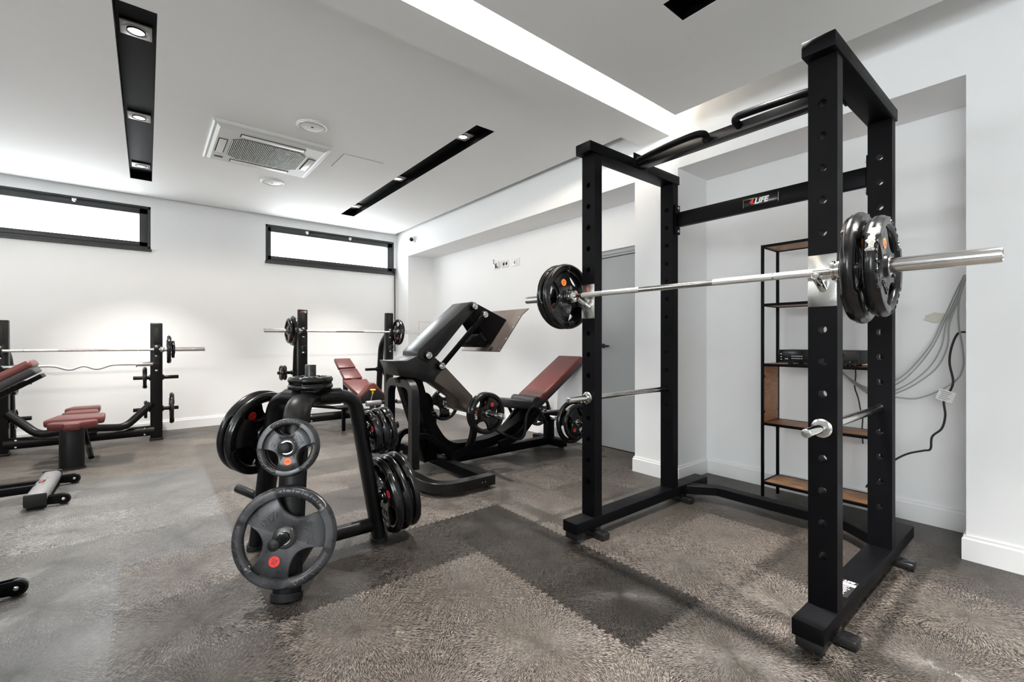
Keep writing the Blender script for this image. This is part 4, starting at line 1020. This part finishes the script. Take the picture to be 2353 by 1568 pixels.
bc = cab('power_cable', 'black power cord wandering down the alcove wall to the floor', hang([(2219, 763), (2200, 768), (2186, 800), (2182, 835), (2190, 875), (2184, 897), (2169, 920), (2172, 955), (2164, 985), (2142, 1004), (2138, 1032), (2122, 1036), (2090, 1042), (2062, 1054), (2030, 1075), (2006, 1100), (1990, 1120)], 3.865, 3.66, 3.70), .0058, CABB, 3.86)
c0 = wx(2173, 910, 3.645); T = frame_T(V((0, -1, -.35)).normalized(), V((0, -.35, 1)).normalized(), c0)
m = MB(); m.obox(T, V((.075, .065, .0012))); pt = m.build('paper_tag', PAPER, bc, loc=bc.location)
m = MB()
for k in range(5): m.obox(T @ Matrix.Translation((-.006 + .004 * (k % 2), .022 - .011 * k, .0012)), V((.05 - .008 * (k % 3), .003, .0006)))
m.build('tag_print', GREYM, pt, loc=bc.location)
cab('power_cable', 'thin black cord hanging behind the shelving under the amplifier', [V((3.80, 1.0, 1.03))[:] if False else (1966, 850), (1966, 868), (1964, 890), (1972, 915), (1977, 940), (1982, 960), (1981, 990), (1983, 1020)], .0045, CABB, 3.87)
m = MB(); c0 = wx(2160, 730, 3.90); random.seed(3)
pts = [(.07 * math.cos(a) * random.uniform(.75, 1.1), .035 * math.sin(a) * random.uniform(.75, 1.1)) for a in [2 * PI * k / 14 for k in range(14)]]
m.prism(pts, lambda p, q, d: (d, c0.y + .015 + p, c0.z + q), 3.908, 3.913)
tag(m.build('tape_patch', TAPE, None, loc=(XR, c0.y, c0.z)), 'crumpled tape patch holding the grey cables to the alcove wall', 'tape')

# ---------------------------------------------------------------- light
def spot(p, e, tilt=0, size=82, blend=.75, r=.035, col=(1, .955, .91)):
    l = bpy.data.lights.new('spot', 'SPOT'); l.energy = e; l.spot_size = math.radians(size); l.spot_blend = blend; l.shadow_soft_size = r; l.color = col
    o = bpy.data.objects.new('spot', l); COL.objects.link(o); o.location = p; o.rotation_euler = (0, tilt, 0); return o
for p in LAMPS: spot(p, 290 if p[1] > 2 else (500 if p[0] > 1 else 90), math.radians(9) if p[1] < 2 and p[0] > 1 else 0)
l = bpy.data.lights.new('cove', 'AREA'); l.shape = 'RECTANGLE'; l.size = 3.1 - XL - .4; l.size_y = .03; l.energy = 90; l.color = (1, .88, .76); 
o = bpy.data.objects.new('cove', l); COL.objects.link(o); o.location = ((3.1 + XL + .4) / 2 - .02, 1.895, PZ + .05); o.rotation_euler = (math.radians(115), 0, 0)
def portal(cx, cy, cz, sx, sy, rot):
    l = bpy.data.lights.new('portal', 'AREA'); l.shape = 'RECTANGLE'; l.size = sx; l.size_y = sy; l.cycles.is_portal = True
    o = bpy.data.objects.new('portal', l); COL.objects.link(o); o.location = (cx, cy, cz); o.rotation_euler = rot
for a, c in W: portal((a + c) / 2, YB + .2, (WZ0 + WZ1) / 2, c - a, WZ1 - WZ0, (math.radians(-90), 0, 0))
for a, c, q0, q1 in LW: portal(XL - .2, (a + c) / 2, (q0 + q1) / 2, q1 - q0, c - a, (0, math.radians(-90), 0))
w = bpy.data.worlds.new('sky'); SC.world = w; w.use_nodes = True
bg = w.node_tree.nodes['Background']; bg.inputs['Color'].default_value = (.92, .97, 1, 1); bg.inputs['Strength'].default_value = 12.0

# ---------------------------------------------------------------- camera
cam = bpy.data.cameras.new('camera'); co = bpy.data.objects.new('camera', cam); COL.objects.link(co)
cam.sensor_fit = 'HORIZONTAL'; cam.sensor_width = 36; cam.lens = FPX / 2353 * 36; cam.clip_start = .02
co.location = (0, 0, CAMH); co.rotation_euler = (math.radians(90), 0, -TH); SC.camera = co
for o in list(bpy.data.objects):
    if '_used' in o.keys(): del o['_used']
vs_ = SC.view_settings; vs_.view_transform = 'Standard'; vs_.look = 'None'; vs_.exposure = 0.48; vs_.gamma = 1; vs_.use_curve_mapping = False
SC.cycles.max_bounces = 10; SC.cycles.diffuse_bounces = 6; SC.cycles.glossy_bounces = 4; SC.cycles.sample_clamp_indirect = 8
